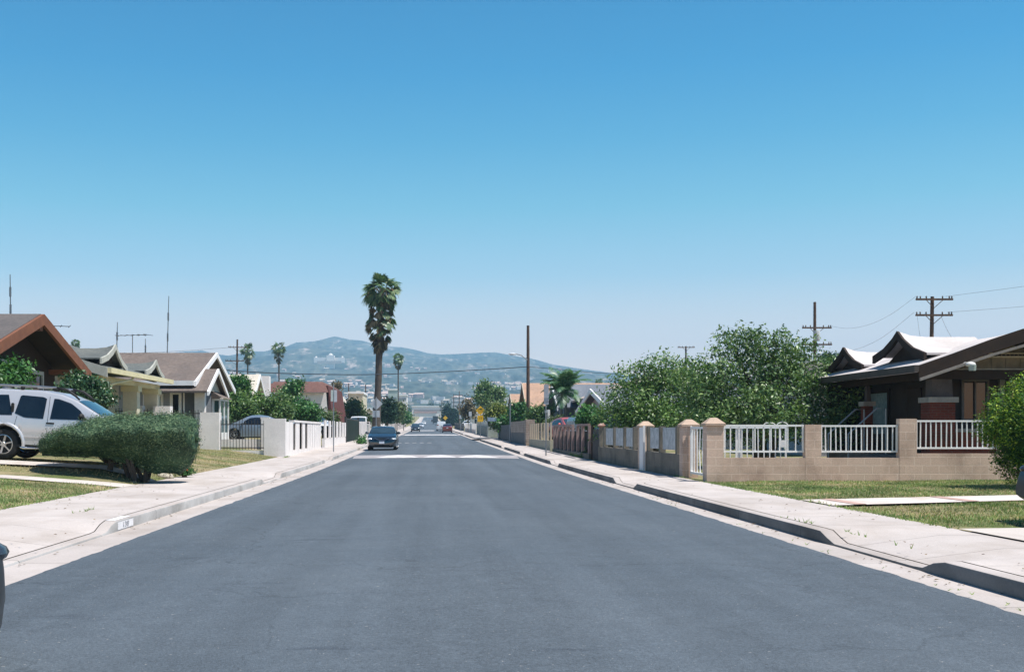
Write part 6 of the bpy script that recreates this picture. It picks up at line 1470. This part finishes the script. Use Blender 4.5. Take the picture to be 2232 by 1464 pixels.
def fan_palm(name, label, base, top, crownr, nlive, ndead, skirt, leaf, r0, r1, lean=0., seg=11, group=None, thick=None):
    x, y, z0 = base; r = thing(name, label, 'palm tree', base, 0, group); xt = x + lean
    zc = top - crownr * .95
    ax = lambda z: x + lean * max(0, min(1, (z - z0) / (zc - z0)))
    n = 16; zs = np.linspace(z0 - .2, zc, n)
    rad = thick or [r0 * 1.3] + [float(np.interp(i, [1, n * .3, n - 1], [r0, r1, r1 * 1.05])) * (1 + .05 * mn.noise((i * 1.7, x, 0))) for i in range(1, n)]
    MB().tube([(ax(z) + .05 * mn.noise((z * .8, x, 1)), y, z) for z in zs], rad, 12).build('trunk', M('palm_trunk', (.105, .085, .068), (.065, .055, .046), 3, .95, .5, 14), r, True)
    vs = []
    for i in range(nlive):
        el = math.asin(RNG.uniform(-.6, .97)); az = RNG.uniform(0, 6.283); d = Vector((math.cos(az) * math.cos(el), math.sin(az) * math.cos(el), math.sin(el)))
        c = Vector((ax(zc), y, zc)); hub = c + Vector((d.x, d.y, d.z * 1.15)) * crownr * RNG.uniform(.34, .62); dd = (d + Vector((0, 0, -.50 * math.cos(el)))).normalized()
        fan_leaf(vs, hub, dd, leaf * RNG.uniform(.85, 1.1), .18 + .3 * max(0, .4 - el), seg)
        pet = (hub - c); w = Vector((-d.y, d.x, 0)).normalized() * .022 if abs(d.z) < .98 else Vector((.022, 0, 0)); vs += [c - w, c + w, hub + w, hub - w]
    quick_mesh('crown', np.array([tuple(v) for v in vs]), 4, PAL, r)
    vs = []; vl = []
    for i in range(ndead):
        z = RNG.uniform(skirt[0][0], skirt[-1][0]); w = float(np.interp(z, [q[0] for q in skirt], [q[1] for q in skirt])); az = RNG.uniform(0, 6.283)
        d = Vector((math.cos(az), math.sin(az), 0)); hub = Vector((ax(z), y, z + .25)) + d * w * RNG.uniform(.35, .62)
        live = len(skirt[0]) > 2 and RNG.random() < float(np.interp(z, [q[0] for q in skirt], [q[2] for q in skirt]))
        fan_leaf(vl if live else vs, hub, (d * (.75 if live else .35) + Vector((0, 0, -1.0))).normalized(), leaf * RNG.uniform(.75, 1.0) * min(1, w / leaf * 1.1), .06, seg, 1.7)
    if vs: quick_mesh('dead_fronds', np.array([tuple(v) for v in vs]), 4, SKIRT, r)
    if vl: quick_mesh('lower_fronds', np.array([tuple(v) for v in vl]), 4, PAL, r)
    return r
Y = 125.; zq = lambda q: EYE + (VY - q) * Y / F
SK = [(zq(768), .66, 0), (zq(742), 1.1, .1), (zq(722), 2.15, .6), (zq(705), 2.45, .75), (zq(690), 1.9, .4), (zq(672), 1.9, .5), (zq(650), 2.2, .85)]
bp_ = fan_palm('fan_palm', 'tallest fan palm with shaggy double skirt behind the slate sedan', ((819.5 - VX) * Y / F, Y, zr(Y) + .15), zq(592), 2.5, 78, 150, SK, 1.05, .50, .36, (832 - 819.5) * Y / F, 13)
for i in range(3): pass
k = MB()
for i in range(10):
    a = i * .63; c = Vector(((832 - VX) * Y / F, Y, zq(640))); d = Vector((math.cos(a), math.sin(a), 0))
    k.tube([c, c + d * .7 + Vector((0, 0, .55)), c + d * 1.5 + Vector((0, 0, .35)), c + d * 1.9 + Vector((0, 0, -.5))], [.05, .04, .05, .02], 5)
k.build('fruit_stalk', M('tan_fruit_stalk', (.34, .23, .13), (.26, .17, .10), 5, .8), bp_, True)
for n_, (qx, q0, q1, qb, Y, lab, hw) in enumerate(((540, 748, 790, 812, 270, 'small far fan palm, left one of the pair before the hill', 17), (608, 744, 788, 840, 270, 'small far fan palm, right one of the pair, on a thin trunk', 16), (868, 769, 801, 880, 300, 'slender fan palm next to the tallest palm', 13), (165, 738, 762, 775, 300, 'tiny fan palm over the rust trimmed roof', 11), (1306, 823, 843, 850, 330, 'tiny fan palm over the roof beside the citrus tree', 10))):
    x = (qx - VX) * Y / F; zt = EYE + (VY - q0) * Y / F; cr = hw * Y / F
    zs_ = EYE + (VY - q1 - 4) * Y / F
    fan_palm('fan_palm', lab, (x, Y, gz(x, Y)), zt, cr * 1.12, 46, 30 if n_ < 3 else 12, [(zs_, cr * .35, 0), (zs_ + cr * .8, cr * .8, .4), (zs_ + cr * 1.3, cr * .95, .7)], cr * .62, .24, .17, 0, 9)
def feather_palm(label, base, top, fr, n, r0, stems):
    r = thing('feather_palm', label, 'palm tree', base); x, y, z0 = base; vs = []; hubs = []
    k = MB()
    for dx in stems:
        k.tube([(x + dx, y, z0 - .2), (x + dx * .9, y, z0 + 1.2), (x + dx * .4, y, top)], [r0, r0 * .85, r0 * .7], 10)
    k.build('trunk', M('grey_palm_trunk', (.24, .22, .19), (.17, .155, .135), 4, .9, .3, 20), r, True)
    for i in range(n):
        az = i * 2.39996 + RNG.uniform(-.2, .2); el = R(RNG.uniform(22, 82)) if i < n * .75 else R(RNG.uniform(-15, 15)); L = fr * RNG.uniform(.85, 1.12)
        d = Vector((math.cos(az), math.sin(az), 0)); p = Vector((x + stems[i % len(stems)] * .4, y, top)); ang = el; pts = [p.copy()]
        for s in range(12):
            p = p + (d * math.cos(ang) + Vector((0, 0, math.sin(ang)))) * L / 12; ang -= .05 + .012 * s; pts.append(p.copy())
        sd = d.cross(Vector((0, 0, 1)))
        for s in range(1, 13):
            for q in range(4):
                c = pts[s - 1].lerp(pts[s], q / 4); t = (s + q / 4) / 13; ll = fr * .30 * math.sin(math.pi * min(.98, .18 + .78 * t)); dr = (pts[s] - pts[s - 1]).normalized()
                for sg in (-1, 1):
                    e_ = (sd * sg * .8 + dr * .65 + Vector((0, 0, -.30 + RNG.uniform(-.25, .15)))).normalized(); w = dr * .035
                    vs += [c - w, c + e_ * ll * .5 - w * .9, c + e_ * ll, c + e_ * ll * .5 + w]
            w = sd * .018; vs += [pts[s - 1] - w, pts[s - 1] + w, pts[s] + w, pts[s] - w]
    quick_mesh('crown', np.array([tuple(v) for v in vs]), 4, M_leaf('feather_frond', (.034, .105, .062), (.075, .185, .105), (.20, .31, .17), .4, .4, .25, .6), r)
Y = 84.; feather_palm('bushy feather palm with two grey trunks before the grey house', ((1229 - VX) * Y / F, Y, gz(10, Y)), EYE + (VY - 852) * Y / F, 2.35, 34, .13, (-.28, .25))

# ---- the far city's trees: one mass nobody could count
pts, nr_ = [], []
g_ = np.random.default_rng(4)
N = 620; X = g_.uniform(-1, 1, N); Yv = 130 + 1150 * g_.random(N) ** .8
cx = np.where(np.abs(X * (40 + Yv * .55)) < 15, np.sign(X) * (15 + np.abs(X) * 40), X * (40 + Yv * .55))
cx = np.where((Yv < 260) & (np.abs(cx) < 24), np.sign(cx) * (24 + np.abs(X) * 40), cx)
for i in range(N):
    if Yv[i] > 880 and abs(cx[i]) < 30: pass
    h = g_.uniform(3.5, 8.5) if Yv[i] > 300 else g_.uniform(3, 5.2); w = h * g_.uniform(.45, .8); zc = zr(Yv[i]) + h * .55
    n_ = 70; d = rand_dirs(n_); P_ = np.array([cx[i], Yv[i], zc]) + d * np.array([w, w, h * .5]) * (RNG.random((n_, 1)) ** .4)
    P_ += np.array([1, 1, .8]) * RNG.normal(0, .25, (n_, 3)); pts.append(P_); nr_.append(d + rand_dirs(n_) * .8 + np.array([0, 0, .4]))
P_ = np.concatenate(pts); N_ = np.concatenate(nr_); N_ /= np.linalg.norm(N_, axis=1)[:, None]
tag(quick_mesh('distant_trees', leaf_quads(P_, N_, 1.25, .7), 4, M_leaf('distant_leaf', (.014, .036, .018), (.028, .058, .026), (.070, .095, .042), .7, .2, .1, .05)), 'far green tree canopy of the neighbourhood below the hills', 'trees', kind='stuff')
# ---------------------------------------------------------------- parts that are several pieces become several parts
def split_islands(o, name=None):
    bm = bmesh.new(); bm.from_mesh(o.data); bm.verts.ensure_lookup_table(); seen = set(); isl = []
    for v in bm.verts:
        if v.index in seen: continue
        st_, comp = [v], []
        seen.add(v.index)
        while st_:
            q = st_.pop(); comp.append(q.index)
            for ed in q.link_edges:
                w_ = ed.other_vert(q)
                if w_.index not in seen: seen.add(w_.index); st_.append(w_)
        isl.append(comp)
    if len(isl) < 2: bm.free(); return
    owner = {}
    for i, comp in enumerate(isl):
        for k_ in comp: owner[k_] = i
    faces = [[] for _ in isl]
    for f in bm.faces: faces[owner[f.verts[0].index]].append([v.index for v in f.verts])
    co_ = [tuple(v.co) for v in bm.verts]; sm = any(f.smooth for f in bm.faces); bm.free()
    nm = name or o.name.split('.')[0]; mat = o.data.materials[0]; par = o.parent; loc, rot, scl = o.location.copy(), o.rotation_euler.copy(), o.scale.copy()
    kids = list(o.children)
    for i, comp in enumerate(isl):
        mp = {k_: j for j, k_ in enumerate(comp)}
        me = bpy.data.meshes.new(nm); me.from_pydata([co_[k_] for k_ in comp], [], [[mp[q] for q in f] for f in faces[i]]); me.materials.append(mat)
        if sm: me.polygons.foreach_set('use_smooth', [True] * len(me.polygons))
        n_ = bpy.data.objects.new(nm, me); COL.objects.link(n_); n_.parent = par; n_.location, n_.rotation_euler, n_.scale = loc, rot, scl
        if i == 0:
            for k_ in kids: k_.parent = n_
    bpy.data.objects.remove(o)
for o in list(SC.objects):
    if o.type != 'MESH': continue
    b_ = o.name.split('.')[0]
    if b_ in ('roof_beam', 'window_frame', 'window_band', 'fence_posts', 'fence_panel', 'digits', 'door_gap', 'hump_marking', 'gate_post', 'wall_post', 'top_rail', 'mullion', 'porch_frame', 'gable_beam', 'scroll', 'sign_stripe', 'rail', 'batten', 'porch_beam', 'gate_frame', 'insulator', 'bay_window', 'low_wall', 'red_blooms', 'board_panel', 'rail_cover'):
        split_islands(o, {'digits': 'digit', 'fence_posts': 'fence_post', 'hump_marking': 'arrow_marking', 'batten': 'batten', 'bay_window': 'bay_ledge'}.get(b_, b_)) if b_ not in ('red_blooms', 'board_panel') else None
